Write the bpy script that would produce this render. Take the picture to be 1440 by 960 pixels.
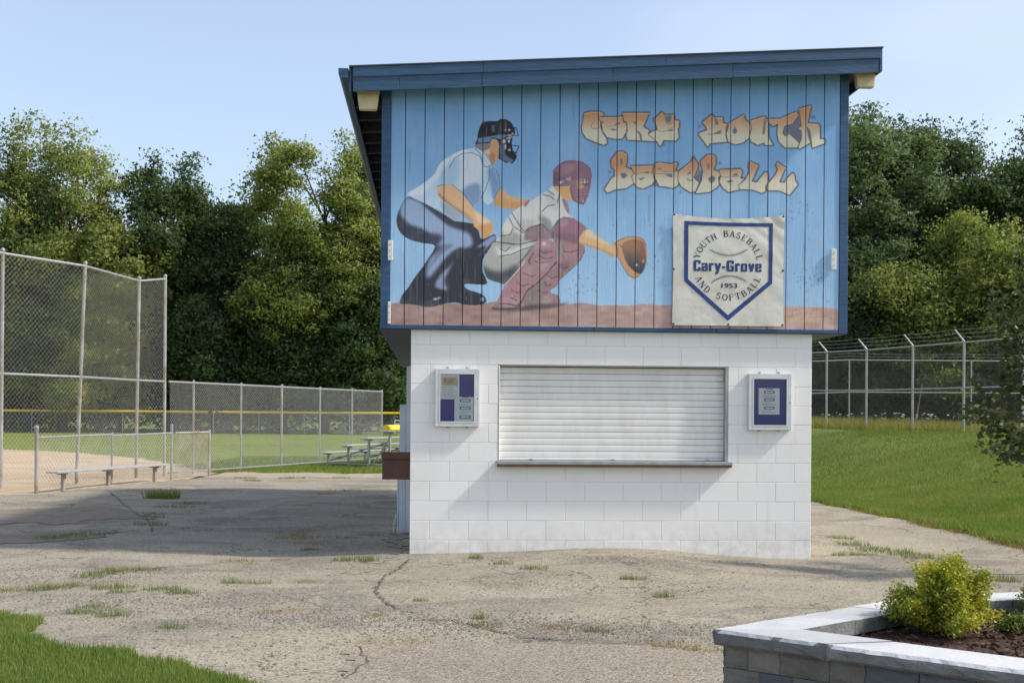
import bpy, bmesh, math, random
import numpy as np
from mathutils import Vector, Matrix, noise as mnoise

for o in list(bpy.data.objects): bpy.data.objects.remove(o, do_unlink=True)
scene = bpy.context.scene
col = scene.collection
R = math.radians

# ---------------------------------------------------------------- camera, sky, sun, exposure
F = 1780.0                       # focal length in photo pixels (photo 1440 wide)
CX, CY = 720.0, 583.0            # where the level line of sight meets the photo
ROLL = R(0.42)
CAMZ = 1.48
cam_d = bpy.data.cameras.new('camera'); cam = bpy.data.objects.new('camera', cam_d); col.objects.link(cam)
cam_d.sensor_width = 36.0; cam_d.lens = F/1440*36
cam_d.shift_y = (CY-480)/1440; cam_d.clip_end = 2000; cam_d.clip_start = 0.05
cam.matrix_world = Matrix.Translation((0, 0, CAMZ)) @ Matrix.Rotation(R(90), 4, 'X') @ Matrix.Rotation(ROLL, 4, 'Z')
scene.camera = cam

SUN_EL = R(44.0)
SUN_TO = Vector((0.988, -0.135, 0)).normalized()*math.cos(SUN_EL) + Vector((0, 0, math.sin(SUN_EL)))
world = bpy.data.worlds.new('World'); scene.world = world; world.use_nodes = True
wn = world.node_tree; wn.nodes.clear()
def N(nt, t, **kw):
    n = nt.nodes.new(t)
    for k, v in kw.items():
        if k in n.inputs: n.inputs[k].default_value = v
        else: setattr(n, k, v)
    return n
w_out = N(wn, 'ShaderNodeOutputWorld'); w_bg = N(wn, 'ShaderNodeBackground')
sky = N(wn, 'ShaderNodeTexSky'); sky.sky_type = 'NISHITA'; sky.sun_disc = False
sky.sun_elevation = SUN_EL; sky.sun_rotation = math.atan2(SUN_TO.x, SUN_TO.y)
sky.air_density = 1.0; sky.dust_density = 2.2; sky.ozone_density = 1.6; sky.altitude = 250
w_tc = N(wn, 'ShaderNodeTexCoord')
w_map = N(wn, 'ShaderNodeMapping'); w_map.inputs['Scale'].default_value = (1.0, 1.0, 2.0); w_map.inputs['Location'].default_value = (0.95, 0.3, 0.62)
w_no = N(wn, 'ShaderNodeTexNoise', Scale=1.7, Detail=2.5, Roughness=0.45)
w_rp = N(wn, 'ShaderNodeMapRange'); w_rp.inputs['From Min'].default_value = 0.46; w_rp.inputs['From Max'].default_value = 0.72
w_rp.inputs['To Min'].default_value = 0.20; w_rp.inputs['To Max'].default_value = 0.58; w_rp.interpolation_type = 'SMOOTHSTEP'
w_mx = N(wn, 'ShaderNodeMix'); w_mx.data_type = 'RGBA'
wn.links.new(w_tc.outputs['Generated'], w_map.inputs['Vector']); wn.links.new(w_map.outputs[0], w_no.inputs['Vector'])
wn.links.new(w_no.outputs['Fac'], w_rp.inputs['Value']); wn.links.new(w_rp.outputs[0], w_mx.inputs['Factor'])
wn.links.new(sky.outputs[0], w_mx.inputs['A']); w_mx.inputs['B'].default_value = (6.0, 6.2, 7.1, 1)
wn.links.new(w_mx.outputs['Result'], w_bg.inputs['Color']); wn.links.new(w_bg.outputs[0], w_out.inputs[0])
w_bg.inputs['Strength'].default_value = 0.15
sun_d = bpy.data.lights.new('sun', 'SUN'); sun = bpy.data.objects.new('sun', sun_d); col.objects.link(sun)
sun_d.energy = 3.2; sun_d.angle = R(3.6); sun_d.color = (1.0, 0.94, 0.84)
sun.rotation_euler = (-SUN_TO).to_track_quat('-Z', 'Y').to_euler(); sun.location = (20, -10, 30)
vs = scene.view_settings
vs.view_transform = 'Standard'; vs.look = 'None'; vs.gamma = 1.0; vs.exposure = 0.46; vs.use_curve_mapping = False

# ---------------------------------------------------------------- photo pixel -> direction, ground, plane
cr, sr = math.cos(ROLL), math.sin(ROLL)
def ray(px, py):
    dx, dy = px-CX, py-CY
    tx, ty = dx*cr+dy*sr, -dx*sr+dy*cr
    return Vector((tx/F, 1.0, -ty/F))
def at(px, py, D):
    r = ray(px, py); return Vector((r.x*D, D, CAMZ+r.z*D))
def proj(X, Y, Z):               # world -> photo pixel (numpy ok)
    tx, ty = X/Y*F, -(Z-CAMZ)/Y*F
    return CX+tx*cr-ty*sr, CY+tx*sr+ty*cr
def G(px, py, z=0.0):
    r = ray(px, py); D = (z-CAMZ)/r.z
    return Vector((r.x*D, D, z))
def srgb(r, g, b):
    f = lambda c: (c/255/12.92) if c/255 <= 0.04045 else ((c/255+0.055)/1.055)**2.4
    return (f(r), f(g), f(b))

# ---------------------------------------------------------------- object helpers
def tag(o, label=None, cat=None, group=None, kind=None):
    if label: o['label'] = label
    if cat: o['category'] = cat
    if group: o['group'] = group
    if kind: o['kind'] = kind
    return o
def empty(name, loc=(0, 0, 0), rz=0.0, parent=None):
    o = bpy.data.objects.new(name, None); col.objects.link(o)
    o.location = loc; o.rotation_euler = (0, 0, rz); o.empty_display_size = 0.2
    if parent: o.parent = parent
    return o
def link(name, me, mat, parent=None, loc=None, smooth=False):
    if mat is not None and not me.materials: me.materials.append(mat)
    o = bpy.data.objects.new(name, me); col.objects.link(o)
    if parent: o.parent = parent
    if loc is not None: o.location = loc
    if smooth: me.shade_smooth()
    return o
def copy_tree(o, parent=None):
    c = o.copy(); col.objects.link(c); c.parent = parent
    for ch in list(o.children): copy_tree(ch, c)
    return c
def mesh_np(name, V, Fc):
    V = np.asarray(V, dtype=np.float32); Fc = np.asarray(Fc, dtype=np.int32)
    me = bpy.data.meshes.new(name); k = Fc.shape[1]
    me.vertices.add(len(V)); me.vertices.foreach_set('co', V.ravel())
    me.loops.add(Fc.size); me.loops.foreach_set('vertex_index', Fc.ravel())
    me.polygons.add(len(Fc)); me.polygons.foreach_set('loop_start', np.arange(0, Fc.size, k, dtype=np.int32))
    me.polygons.foreach_set('loop_total', np.full(len(Fc), k, dtype=np.int32))
    me.update(calc_edges=True); me.validate()
    return me
class MB:
    def __init__(s): s.v = []; s.f = []
    def add(s, v, f):
        n = len(s.v); s.v += [tuple(p) for p in v]; s.f += [tuple(i+n for i in q) for q in f]; return s
    def box(s, x0, x1, y0, y1, z0, z1):
        return s.add([(x0,y0,z0),(x1,y0,z0),(x1,y1,z0),(x0,y1,z0),(x0,y0,z1),(x1,y0,z1),(x1,y1,z1),(x0,y1,z1)],
                     [(0,3,2,1),(4,5,6,7),(0,1,5,4),(1,2,6,5),(2,3,7,6),(3,0,4,7)])
    def hexa(s, b4, t4):
        return s.add(list(b4)+list(t4), [(0,3,2,1),(4,5,6,7),(0,1,5,4),(1,2,6,5),(2,3,7,6),(3,0,4,7)])
    def tube(s, pts, rad, n=8, cap=True):
        pts = [Vector(p) for p in pts]; rad = rad if isinstance(rad, (list, tuple)) else [rad]*len(pts)
        V = []; Fq = []
        for i, p in enumerate(pts):
            d = (pts[min(i+1, len(pts)-1)]-pts[max(i-1, 0)]).normalized()
            a = Vector((0, 0, 1)) if abs(d.z) < 0.9 else Vector((1, 0, 0))
            x = d.cross(a).normalized(); y = d.cross(x).normalized()
            for k in range(n):
                t = 2*math.pi*k/n; V.append(p+(x*math.cos(t)+y*math.sin(t))*rad[i])
        for i in range(len(pts)-1):
            for k in range(n):
                Fq.append((i*n+k, i*n+(k+1) % n, (i+1)*n+(k+1) % n, (i+1)*n+k))
        if cap:
            Fq.append(tuple(range(n))); Fq.append(tuple((len(pts)-1)*n+k for k in reversed(range(n))))
        return s.add(V, Fq)
    def extr(s, poly, axis, a, b):       # polygon in 2D extruded along axis (0,1,2)
        n = len(poly)
        def p3(q, t):
            l = list(q); l.insert(axis, t); return tuple(l)
        return s.add([p3(q, a) for q in poly]+[p3(q, b) for q in poly],
                     [tuple(range(n))[::-1], tuple(range(n, 2*n))]+[(i, (i+1) % n, (i+1) % n+n, i+n) for i in range(n)])
    def mesh(s, name, bevel=0.0, seg=1):
        me = bpy.data.meshes.new(name); me.from_pydata(s.v, [], s.f); me.update()
        bm = bmesh.new(); bm.from_mesh(me)
        bmesh.ops.recalc_face_normals(bm, faces=bm.faces)
        if bevel > 0:
            es = [e for e in bm.edges if len(e.link_faces) == 2 and e.calc_face_angle(0) > 0.6]
            bmesh.ops.bevel(bm, geom=es, offset=bevel, segments=seg, profile=0.5, affect='EDGES')
        bm.to_mesh(me); bm.free()
        return me
    def build(s, name, mat, parent=None, bevel=0.0, seg=1, smooth=False, loc=None):
        return link(name, s.mesh(name, bevel, seg), mat, parent, loc, smooth)

# ---------------------------------------------------------------- materials
def mat_new(name):
    m = bpy.data.materials.new(name); m.use_nodes = True
    nt = m.node_tree; b = nt.nodes['Principled BSDF']; return m, nt, b
def L(nt, a, b): nt.links.new(a, b)
def noise_col(nt, stops, scale, detail=4.0, rough=0.55, coord='Object', mscale=(1, 1, 1), lo=0.3, hi=0.7):
    tc = N(nt, 'ShaderNodeTexCoord'); mp = N(nt, 'ShaderNodeMapping'); mp.inputs['Scale'].default_value = mscale
    no = N(nt, 'ShaderNodeTexNoise', Scale=scale, Detail=detail, Roughness=rough)
    rp = N(nt, 'ShaderNodeValToRGB'); cr_ = rp.color_ramp
    L(nt, tc.outputs[coord], mp.inputs['Vector']); L(nt, mp.outputs[0], no.inputs['Vector']); L(nt, no.outputs['Fac'], rp.inputs['Fac'])
    for i, c in enumerate(stops):
        p = lo+(hi-lo)*i/max(1, len(stops)-1)
        e = cr_.elements[i] if i < 2 else cr_.elements.new(p)
        e.position = p; e.color = (*c, 1)
    return rp.outputs['Color'], mp.outputs[0]
def bump(nt, b, vec, scale, strength, dist, detail=3.0):
    no = N(nt, 'ShaderNodeTexNoise', Scale=scale, Detail=detail); L(nt, vec, no.inputs['Vector'])
    bp = N(nt, 'ShaderNodeBump', Strength=strength, Distance=dist); L(nt, no.outputs['Fac'], bp.inputs['Height'])
    L(nt, bp.outputs[0], b.inputs['Normal']); return bp
def simple(name, c1, c2=None, scale=6.0, rough=0.6, metal=0.0, bs=0.15, bscale=60.0, mscale=(1, 1, 1), bd=0.01, detail=5.0):
    m, nt, b = mat_new(name)
    c2 = c2 or tuple(x*0.8 for x in c1)
    c, v = noise_col(nt, [c2, c1], scale, detail, mscale=mscale)
    L(nt, c, b.inputs['Base Color']); b.inputs['Roughness'].default_value = rough; b.inputs['Metallic'].default_value = metal
    if bs > 0: bump(nt, b, v, bscale, bs, bd)
    return m
def mixrgb(nt, a, b, fac, mode='MIX'):
    mx = N(nt, 'ShaderNodeMix'); mx.data_type = 'RGBA'; mx.blend_type = mode
    for s, k in ((a, 'A'), (b, 'B')):
        if isinstance(s, tuple): mx.inputs[k].default_value = (*s, 1)
        else: L(nt, s, mx.inputs[k])
    if isinstance(fac, float): mx.inputs['Factor'].default_value = fac
    else: L(nt, fac, mx.inputs['Factor'])
    return mx.outputs['Result']
def ramp(nt, src, lo, hi, a=0.0, b=1.0):
    r = N(nt, 'ShaderNodeMapRange'); r.inputs['From Min'].default_value = lo; r.inputs['From Max'].default_value = hi
    r.inputs['To Min'].default_value = a; r.inputs['To Max'].default_value = b; L(nt, src, r.inputs['Value']); return r.outputs[0]
def nz(nt, vec, scale, detail=3.0, rough=0.5, dist=0.0):
    n = N(nt, 'ShaderNodeTexNoise', Scale=scale, Detail=detail, Roughness=rough, Distortion=dist); L(nt, vec, n.inputs['Vector']); return n.outputs['Fac']
def math_n(nt, op, a, b=None):
    n = N(nt, 'ShaderNodeMath'); n.operation = op
    for i, s in enumerate((a, b)):
        if s is None: continue
        if isinstance(s, (int, float)): n.inputs[i].default_value = s
        else: L(nt, s, n.inputs[i])
    return n.outputs[0]

M = {}
def mk_white_block():
    m, nt, b = mat_new('white_painted_block')
    tc = N(nt, 'ShaderNodeTexCoord'); oi = N(nt, 'ShaderNodeObjectInfo'); ge = N(nt, 'ShaderNodeNewGeometry')
    base = mixrgb(nt, (0.85, 0.835, 0.80), (0.825, 0.81, 0.775), oi.outputs['Random'])
    st = nz(nt, ge.outputs['Position'], 1.6, 6.0, 0.65)
    base = mixrgb(nt, base, (0.70, 0.68, 0.63), ramp(nt, st, 0.52, 0.78, 0, 0.5))
    sx = N(nt, 'ShaderNodeSeparateXYZ'); L(nt, ge.outputs['Position'], sx.inputs[0])
    low = ramp(nt, sx.outputs['Z'], 0.02, 0.40, 1.0, 0.0)           # splashed mud near the ground
    spl = math_n(nt, 'MULTIPLY', low, ramp(nt, nz(nt, ge.outputs['Position'], 9.0, 6.0, 0.7), 0.38, 0.68))
    base = mixrgb(nt, base, (0.46, 0.40, 0.32), math_n(nt, 'MULTIPLY', spl, 0.52))
    mp = N(nt, 'ShaderNodeMapping'); mp.inputs['Scale'].default_value = (9, 9, 0.8); L(nt, ge.outputs['Position'], mp.inputs['Vector'])
    base = mixrgb(nt, base, (0.52, 0.49, 0.43), ramp(nt, nz(nt, mp.outputs[0], 1.3, 5.0), 0.60, 0.80, 0, 0.35))  # rain streaks
    L(nt, base, b.inputs['Base Color']); b.inputs['Roughness'].default_value = 0.55
    bump(nt, b, ge.outputs['Position'], 70, 0.14, 0.004, 6.0)
    return m
M['block'] = mk_white_block()
M['mortar'] = simple('painted_mortar', (0.72, 0.705, 0.675), (0.66, 0.645, 0.615), 3, 0.7, bs=0.3, bscale=90)
def mk_wood(name, c1, c2, peel=None):
    m, nt, b = mat_new(name)
    tc = N(nt, 'ShaderNodeTexCoord'); mp = N(nt, 'ShaderNodeMapping'); L(nt, tc.outputs['Object'], mp.inputs['Vector'])
    mp.inputs['Scale'].default_value = (0.6, 6, 6)
    g = nz(nt, mp.outputs[0], 5.0, 6.0, 0.6)
    c = mixrgb(nt, c1, c2, ramp(nt, g, 0.35, 0.65))
    if peel:
        p = nz(nt, mp.outputs[0], 9.0, 5.0, 0.7)
        c = mixrgb(nt, c, peel, ramp(nt, p, 0.70, 0.74))
    L(nt, c, b.inputs['Base Color']); b.inputs['Roughness'].default_value = 0.5
    bump(nt, b, mp.outputs[0], 14, 0.4, 0.01, 6.0); return m
M['fascia'] = mk_wood('blue_painted_fascia', srgb(50, 84, 116), srgb(40, 70, 98), srgb(120, 125, 125))
M['trim'] = mk_wood('blue_painted_trim', srgb(46, 84, 120), srgb(38, 70, 104))
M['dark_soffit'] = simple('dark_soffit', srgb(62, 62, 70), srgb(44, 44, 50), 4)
M['groove'] = simple('siding_groove', srgb(44, 62, 86), srgb(34, 50, 70), 5)
M['roof'] = simple('roofing_felt', (0.06, 0.06, 0.06), (0.04, 0.04, 0.045), 20, 0.9)
M['galv'] = simple('galvanised_steel', (0.42, 0.43, 0.43), (0.32, 0.32, 0.31), 9, 0.45, 0.5, bs=0.05)
M['galv_rust'] = simple('rusty_galvanised_steel', (0.46, 0.46, 0.45), (0.26, 0.19, 0.13), 2.5, 0.6, 0.35, bs=0.05)
M['wire'] = simple('chain_link_wire', (0.52, 0.53, 0.51), (0.42, 0.42, 0.40), 5, 0.5, 0.4, bs=0)
M['wire_dark'] = simple('dark_wire', (0.10, 0.10, 0.095), (0.07, 0.07, 0.065), 5, 0.6, 0.0, bs=0)  # darker wire for the mesh of the two security fences
M['alu'] = simple('aluminium', (0.66, 0.67, 0.67), (0.56, 0.57, 0.58), 8, 0.38, 0.6, bs=0.05)
M['alu_case'] = simple('brushed_case_frame', srgb(214, 216, 218), srgb(198, 201, 204), 12, 0.38, 0.25, bs=0.03)
M['steel_grey'] = simple('grey_steel_panel', srgb(206, 210, 216), srgb(188, 192, 198), 3, 0.5, 0.1, bs=0.05)
M['brown'] = simple('brown_painted_counter', srgb(104, 66, 52), srgb(86, 54, 44), 5, 0.5)
M['yellow'] = simple('yellow_plastic', (0.80, 0.58, 0.03), (0.74, 0.50, 0.02), 5, 0.45, bs=0)
M['slat'] = None
def mk_slat():
    m, nt, b = mat_new('white_enamel_slat')
    ge = N(nt, 'ShaderNodeNewGeometry'); mp = N(nt, 'ShaderNodeMapping'); mp.inputs['Scale'].default_value = (4, 4, 1.0)
    L(nt, ge.outputs['Position'], mp.inputs['Vector'])
    s = nz(nt, mp.outputs[0], 2.0, 6.0, 0.6)
    c = mixrgb(nt, (0.79, 0.78, 0.74), (0.66, 0.63, 0.54), ramp(nt, s, 0.42, 0.78, 0, 0.7))
    L(nt, c, b.inputs['Base Color']); b.inputs['Roughness'].default_value = 0.4; return m
M['slat'] = mk_slat()
M['lens'] = simple('beige_lamp_lens', srgb(206, 192, 150), srgb(188, 172, 132), 6, 0.3)
M['white_plastic'] = simple('white_plastic', (0.74, 0.74, 0.70), (0.66, 0.65, 0.60), 6, 0.45, bs=0)
M['bronze'] = simple('lamp_housing', srgb(186, 176, 150), srgb(165, 155, 130), 6, 0.5)
M['navy'] = simple('navy_felt', srgb(44, 54, 148), srgb(40, 48, 134), 30, 0.9)
M['paper'] = simple('white_paper', (0.90, 0.91, 0.92), (0.87, 0.88, 0.90), 14, 0.8, bs=0)
M['paper_cream'] = simple('cream_paper', srgb(212, 196, 160), srgb(200, 184, 150), 14, 0.8, bs=0)
M['ink'] = simple('dark_ink', (0.03, 0.03, 0.035), (0.04, 0.04, 0.045), 10, 0.7, bs=0)
M['ink_brown'] = simple('brown_ink', srgb(70, 48, 26), None, 10, 0.7, bs=0)
M['ink_grey'] = simple('grey_ink', srgb(140, 145, 155), None, 10, 0.7, bs=0)
M['teal'] = simple('teal_print', srgb(92, 138, 150), srgb(84, 128, 140), 20, 0.7, bs=0)
M['banner_blue'] = simple('banner_blue_print', srgb(34, 64, 128), srgb(30, 58, 118), 10, 0.6, bs=0)
M['banner_ink'] = simple('banner_navy_lettering', srgb(38, 48, 78), srgb(34, 44, 72), 10, 0.6, bs=0)
M['banner_navy'] = simple('banner_title_lettering', srgb(26, 58, 112), srgb(24, 54, 104), 10, 0.6, bs=0)
def mk_banner():
    m, nt, b = mat_new('cream_vinyl_banner')
    c, v = noise_col(nt, [(0.55, 0.52, 0.42), (0.64, 0.62, 0.54), (0.67, 0.655, 0.59)], 3.0, 5.0)
    L(nt, c, b.inputs['Base Color']); b.inputs['Roughness'].default_value = 0.45
    bump(nt, b, v, 9, 0.25, 0.02); return m
M['banner'] = mk_banner()
def mk_glass():
    m = bpy.data.materials.new('case_glass'); m.use_nodes = True; nt = m.node_tree; nt.nodes.clear()
    o = N(nt, 'ShaderNodeOutputMaterial'); t = N(nt, 'ShaderNodeBsdfTransparent'); g = N(nt, 'ShaderNodeBsdfGlossy', Roughness=0.04)
    f = N(nt, 'ShaderNodeFresnel', IOR=1.45); mx = N(nt, 'ShaderNodeMixShader'); t.inputs[0].default_value = (0.98, 0.99, 0.99, 1)
    no = N(nt, 'ShaderNodeTexNoise', Scale=3.0); tc = N(nt, 'ShaderNodeTexCoord'); L(nt, tc.outputs['Object'], no.inputs['Vector'])
    rr = N(nt, 'ShaderNodeMapRange'); rr.inputs['To Min'].default_value = 0.02; rr.inputs['To Max'].default_value = 0.07
    L(nt, no.outputs['Fac'], rr.inputs['Value']); L(nt, rr.outputs[0], g.inputs['Roughness'])
    L(nt, f.outputs[0], mx.inputs[0]); L(nt, t.outputs[0], mx.inputs[1]); L(nt, g.outputs[0], mx.inputs[2]); L(nt, mx.outputs[0], o.inputs[0]); return m
M['glass'] = mk_glass()
def mk_leaf(name, dark, light, tips, trans=0.42, cscale=0.35, rough=0.55):
    m = bpy.data.materials.new(name); m.use_nodes = True; nt = m.node_tree; b = nt.nodes['Principled BSDF']
    ge = N(nt, 'ShaderNodeNewGeometry'); tc = N(nt, 'ShaderNodeTexCoord')
    c = mixrgb(nt, dark, light, ge.outputs['Random Per Island'])
    c = mixrgb(nt, c, tips, ramp(nt, nz(nt, tc.outputs['Object'], cscale, 3.0), 0.42, 0.68, 0, 0.9))
    L(nt, c, b.inputs['Base Color']); b.inputs['Roughness'].default_value = rough
    b.inputs['Specular IOR Level'].default_value = 0.25
    # leaves hang in sprays: their shading normal leans to the outside of the spray they belong to
    an = N(nt, 'ShaderNodeAttribute'); an.attribute_name = 'spray'
    v1 = N(nt, 'ShaderNodeVectorMath'); v1.operation = 'SCALE'; L(nt, ge.outputs['Normal'], v1.inputs[0]); v1.inputs['Scale'].default_value = 0.40
    v2 = N(nt, 'ShaderNodeVectorMath'); v2.operation = 'ADD'; L(nt, an.outputs['Vector'], v2.inputs[0]); L(nt, v1.outputs[0], v2.inputs[1])
    v3 = N(nt, 'ShaderNodeVectorMath'); v3.operation = 'NORMALIZE'; L(nt, v2.outputs[0], v3.inputs[0]); L(nt, v3.outputs[0], b.inputs['Normal'])
    tr = N(nt, 'ShaderNodeBsdfTranslucent'); L(nt, mixrgb(nt, c, (0.95, 1.0, 0.40), 1.0, 'MULTIPLY'), tr.inputs[0])
    mx = N(nt, 'ShaderNodeMixShader'); mx.inputs[0].default_value = trans
    L(nt, b.outputs[0], mx.inputs[1]); L(nt, tr.outputs[0], mx.inputs[2]); L(nt, mx.outputs[0], nt.nodes['Material Output'].inputs[0]); return m
M['leaf_dark'] = mk_leaf('dark_green_foliage', (0.052, 0.094, 0.033), (0.087, 0.139, 0.049), (0.113, 0.166, 0.059))
M['leaf_mid'] = mk_leaf('mid_green_foliage', (0.093, 0.152, 0.048), (0.147, 0.216, 0.069), (0.180, 0.239, 0.076))
M['leaf_light'] = mk_leaf('yellow_green_foliage', (0.186, 0.239, 0.061), (0.273, 0.325, 0.090), (0.353, 0.369, 0.104))
M['leaf_blue'] = mk_leaf('grey_green_foliage', (0.095, 0.153, 0.068), (0.151, 0.222, 0.100), (0.191, 0.255, 0.117))
M['leaf_spirea'] = mk_leaf('lime_spirea_leaves', (0.179, 0.224, 0.030), (0.399, 0.417, 0.050), (0.578, 0.509, 0.060), 0.35, 5.0)
M['leaf_near'] = mk_leaf('dull_broad_leaves', (0.049, 0.070, 0.026), (0.094, 0.121, 0.046), (0.122, 0.128, 0.060), 0.25, 2.0)
M['grass'] = mk_leaf('lawn_grass_blades', (0.128, 0.187, 0.038), (0.226, 0.297, 0.073), (0.257, 0.292, 0.085), 0.4, 0.7, 0.6)
M['rough'] = mk_leaf('tall_rough_grass', (0.21, 0.215, 0.055), (0.32, 0.31, 0.09), (0.36, 0.33, 0.11), 0.4, 0.8)
M['weed'] = mk_leaf('weed_blades', (0.10, 0.15, 0.03), (0.19, 0.23, 0.06), (0.22, 0.23, 0.07), 0.3, 3.0)
M['dry'] = mk_leaf('dry_grass_blades', (0.26, 0.19, 0.07), (0.38, 0.28, 0.12), (0.34, 0.20, 0.08), 0.3, 3.0)
M['bark'] = simple('grey_bark', (0.15, 0.125, 0.10), (0.075, 0.062, 0.05), 8, 0.9, bs=0.6, bscale=20, mscale=(1, 1, 0.25), bd=0.05)
M['flower'] = simple('white_umbel', (0.75, 0.74, 0.68), None, 8, 0.8, bs=0)
M['cap'] = None
def mk_stone(name, cs, scale=5.0, bs=0.5, rough=0.8, bscale=45):
    m, nt, b = mat_new(name); oi = N(nt, 'ShaderNodeObjectInfo')
    c, v = noise_col(nt, cs, scale, 7.0, 0.65)
    c2 = mixrgb(nt, c, tuple(x*0.72 for x in cs[0]), math_n(nt, 'MULTIPLY', oi.outputs['Random'], 0.5))
    L(nt, c2, b.inputs['Base Color']); b.inputs['Roughness'].default_value = rough
    bump(nt, b, v, bscale, bs, 0.01, 8.0); return m
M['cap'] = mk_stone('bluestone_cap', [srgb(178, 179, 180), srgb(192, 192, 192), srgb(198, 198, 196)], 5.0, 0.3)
M['pblock'] = mk_stone('tumbled_wall_block', [srgb(98, 95, 88), srgb(118, 114, 106), srgb(128, 124, 116)], 7.0, 0.9)
M['pblock_blue'] = mk_stone('blue_grey_wall_block', [srgb(84, 88, 92), srgb(98, 101, 104)], 7.0, 0.7)
M['cap_hewn_shade'] = mk_stone('hewn_bluestone_shaded', [srgb(98, 99, 98), srgb(118, 119, 117), srgb(130, 131, 128)], 9.0, 0.8)  # hewn sides below the sawn top, with their shade put into the colour
M['mulch'] = simple('bark_mulch', (0.085, 0.042, 0.026), (0.035, 0.018, 0.012), 60, 0.9, bs=1.0, bscale=120, bd=0.02)
M['mulch_chip'] = mk_leaf('mulch_chips', (0.05, 0.026, 0.018), (0.14, 0.075, 0.05), (0.10, 0.05, 0.03), 0.0, 6.0, 0.9)
M['stone_chip'] = mk_leaf('loose_gravel_stones', (0.06, 0.055, 0.05), (0.30, 0.27, 0.23), (0.16, 0.14, 0.12), 0.0, 2.0, 0.9)
M['crack'] = simple('dirt_filled_crack', (0.12, 0.10, 0.075), (0.08, 0.066, 0.05), 30, 1.0, bs=0.3)

# ================================================================ THE GROUND
rng = np.random.default_rng(7)
def sstep(t): t = np.clip(t, 0, 1); return t*t*(3-2*t)
def edge_x(Y):                    # where the asphalt meets the lawn bank on the right
    return np.interp(Y, [0, 14.7, 22.9, 60], [6.4, 5.95, 5.4, 4.6])
def H(X, Y):
    X = np.asarray(X, float); Y = np.asarray(Y, float)
    bank = 1.06*sstep((X-edge_x(Y)-0.15)/np.interp(Y, [12, 22, 32, 40], [8.0, 6.5, 5.0, 3.6]))*sstep((Y+5)/18)
    bank = bank+0.15*sstep((Y-36)/10)*sstep((X-5)/5)
    lot = 0.075*np.exp(-((X-0.95)/1.25)**2-((Y-12.9)/1.5)**2)            # heave against the front wall
    lot = lot+0.022*np.sin(X*0.9+1.1)*np.sin(Y*0.55+0.4)+0.012*np.sin(X*2.3+Y*0.8)+0.008*np.sin(Y*2.9-X*1.3)
    lot = lot*np.clip((30-Y)/8, 0, 1)*np.clip((Y-2)/4, 0, 1)*np.clip((16-abs(X))/6, 0, 1)
    return lot+bank
def Hs(x, y): return float(H(x, y))
def grid_sheet(name, xs, ys, mat, dz=0.0, keep=None, kind='structure', label=None, cat=None):
    XX, YY = np.meshgrid(xs, ys); ZZ = H(XX, YY)+dz
    V = np.stack([XX, YY, ZZ], -1).reshape(-1, 3); nx, ny = len(xs), len(ys)
    i = np.arange(nx-1)[None, :]+np.arange(ny-1)[:, None]*nx
    Fq = np.stack([i, i+1, i+nx+1, i+nx], -1).reshape(-1, 4)
    if keep is not None:
        c = V[Fq].mean(1); Fq = Fq[keep(c[:, 0], c[:, 1])]
    me = mesh_np(name, V, Fq)
    bm = bmesh.new(); bm.from_mesh(me); bmesh.ops.delete(bm, geom=[v for v in bm.verts if not v.link_faces], context='VERTS'); bm.to_mesh(me); bm.free()
    o = link(name, me, mat, smooth=True); tag(o, label, cat, kind=kind); return o
def inpoly(X, Y, poly):
    X = np.asarray(X); Y = np.asarray(Y); r = np.zeros(X.shape, bool); n = len(poly)
    for k in range(n):
        x1, y1 = poly[k][:2]; x2, y2 = poly[(k+1) % n][:2]
        if y1 == y2: continue
        c = ((y1 > Y) != (y2 > Y)) & (X < (x2-x1)*(Y-y1)/(y2-y1)+x1); r ^= c
    return r
def wob(X, Y, a=0.12, f=2.2):     # ragged natural edges
    return a*(np.sin(X*f+1.3*np.sin(Y*f*0.7))+np.sin(Y*f*1.7+2.0*np.sin(X*f*0.9+1)))/1.6

def mk_ground_grass(name, stops, scale, fine=18.0):
    m, nt, b = mat_new(name); tc = N(nt, 'ShaderNodeTexCoord'); v = tc.outputs['Object']
    c, _ = noise_col(nt, stops, scale, 6.0, 0.6)
    c = mixrgb(nt, c, tuple(x*0.55 for x in stops[0]), ramp(nt, nz(nt, v, fine, 4.0), 0.45, 0.7, 0, 0.6))
    L(nt, c, b.inputs['Base Color']); b.inputs['Roughness'].default_value = 0.9; b.inputs['Specular IOR Level'].default_value = 0.1
    bump(nt, b, v, 40, 0.6, 0.04); return m
M['lawn'] = mk_ground_grass('lawn_turf', [(0.119, 0.163, 0.041), (0.175, 0.219, 0.058), (0.217, 0.244, 0.072)], 0.45)
M['outfield'] = mk_ground_grass('outfield_turf', [(0.138, 0.174, 0.034), (0.174, 0.210, 0.043), (0.204, 0.234, 0.050)], 0.12, 2.0)
def mk_dirt():
    m, nt, b = mat_new('infield_clay')
    c, v = noise_col(nt, [(0.36, 0.26, 0.155), (0.45, 0.335, 0.21), (0.50, 0.38, 0.25)], 0.5, 7.0, 0.6)
    L(nt, c, b.inputs['Base Color']); b.inputs['Roughness'].default_value = 0.95; bump(nt, b, v, 30, 0.4, 0.02); return m
M['dirt'] = mk_dirt()
M['bare'] = simple('bare_soil', (0.40, 0.33, 0.24), (0.28, 0.22, 0.15), 3, 0.95, bs=0.6, bscale=30, bd=0.02)
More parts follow.
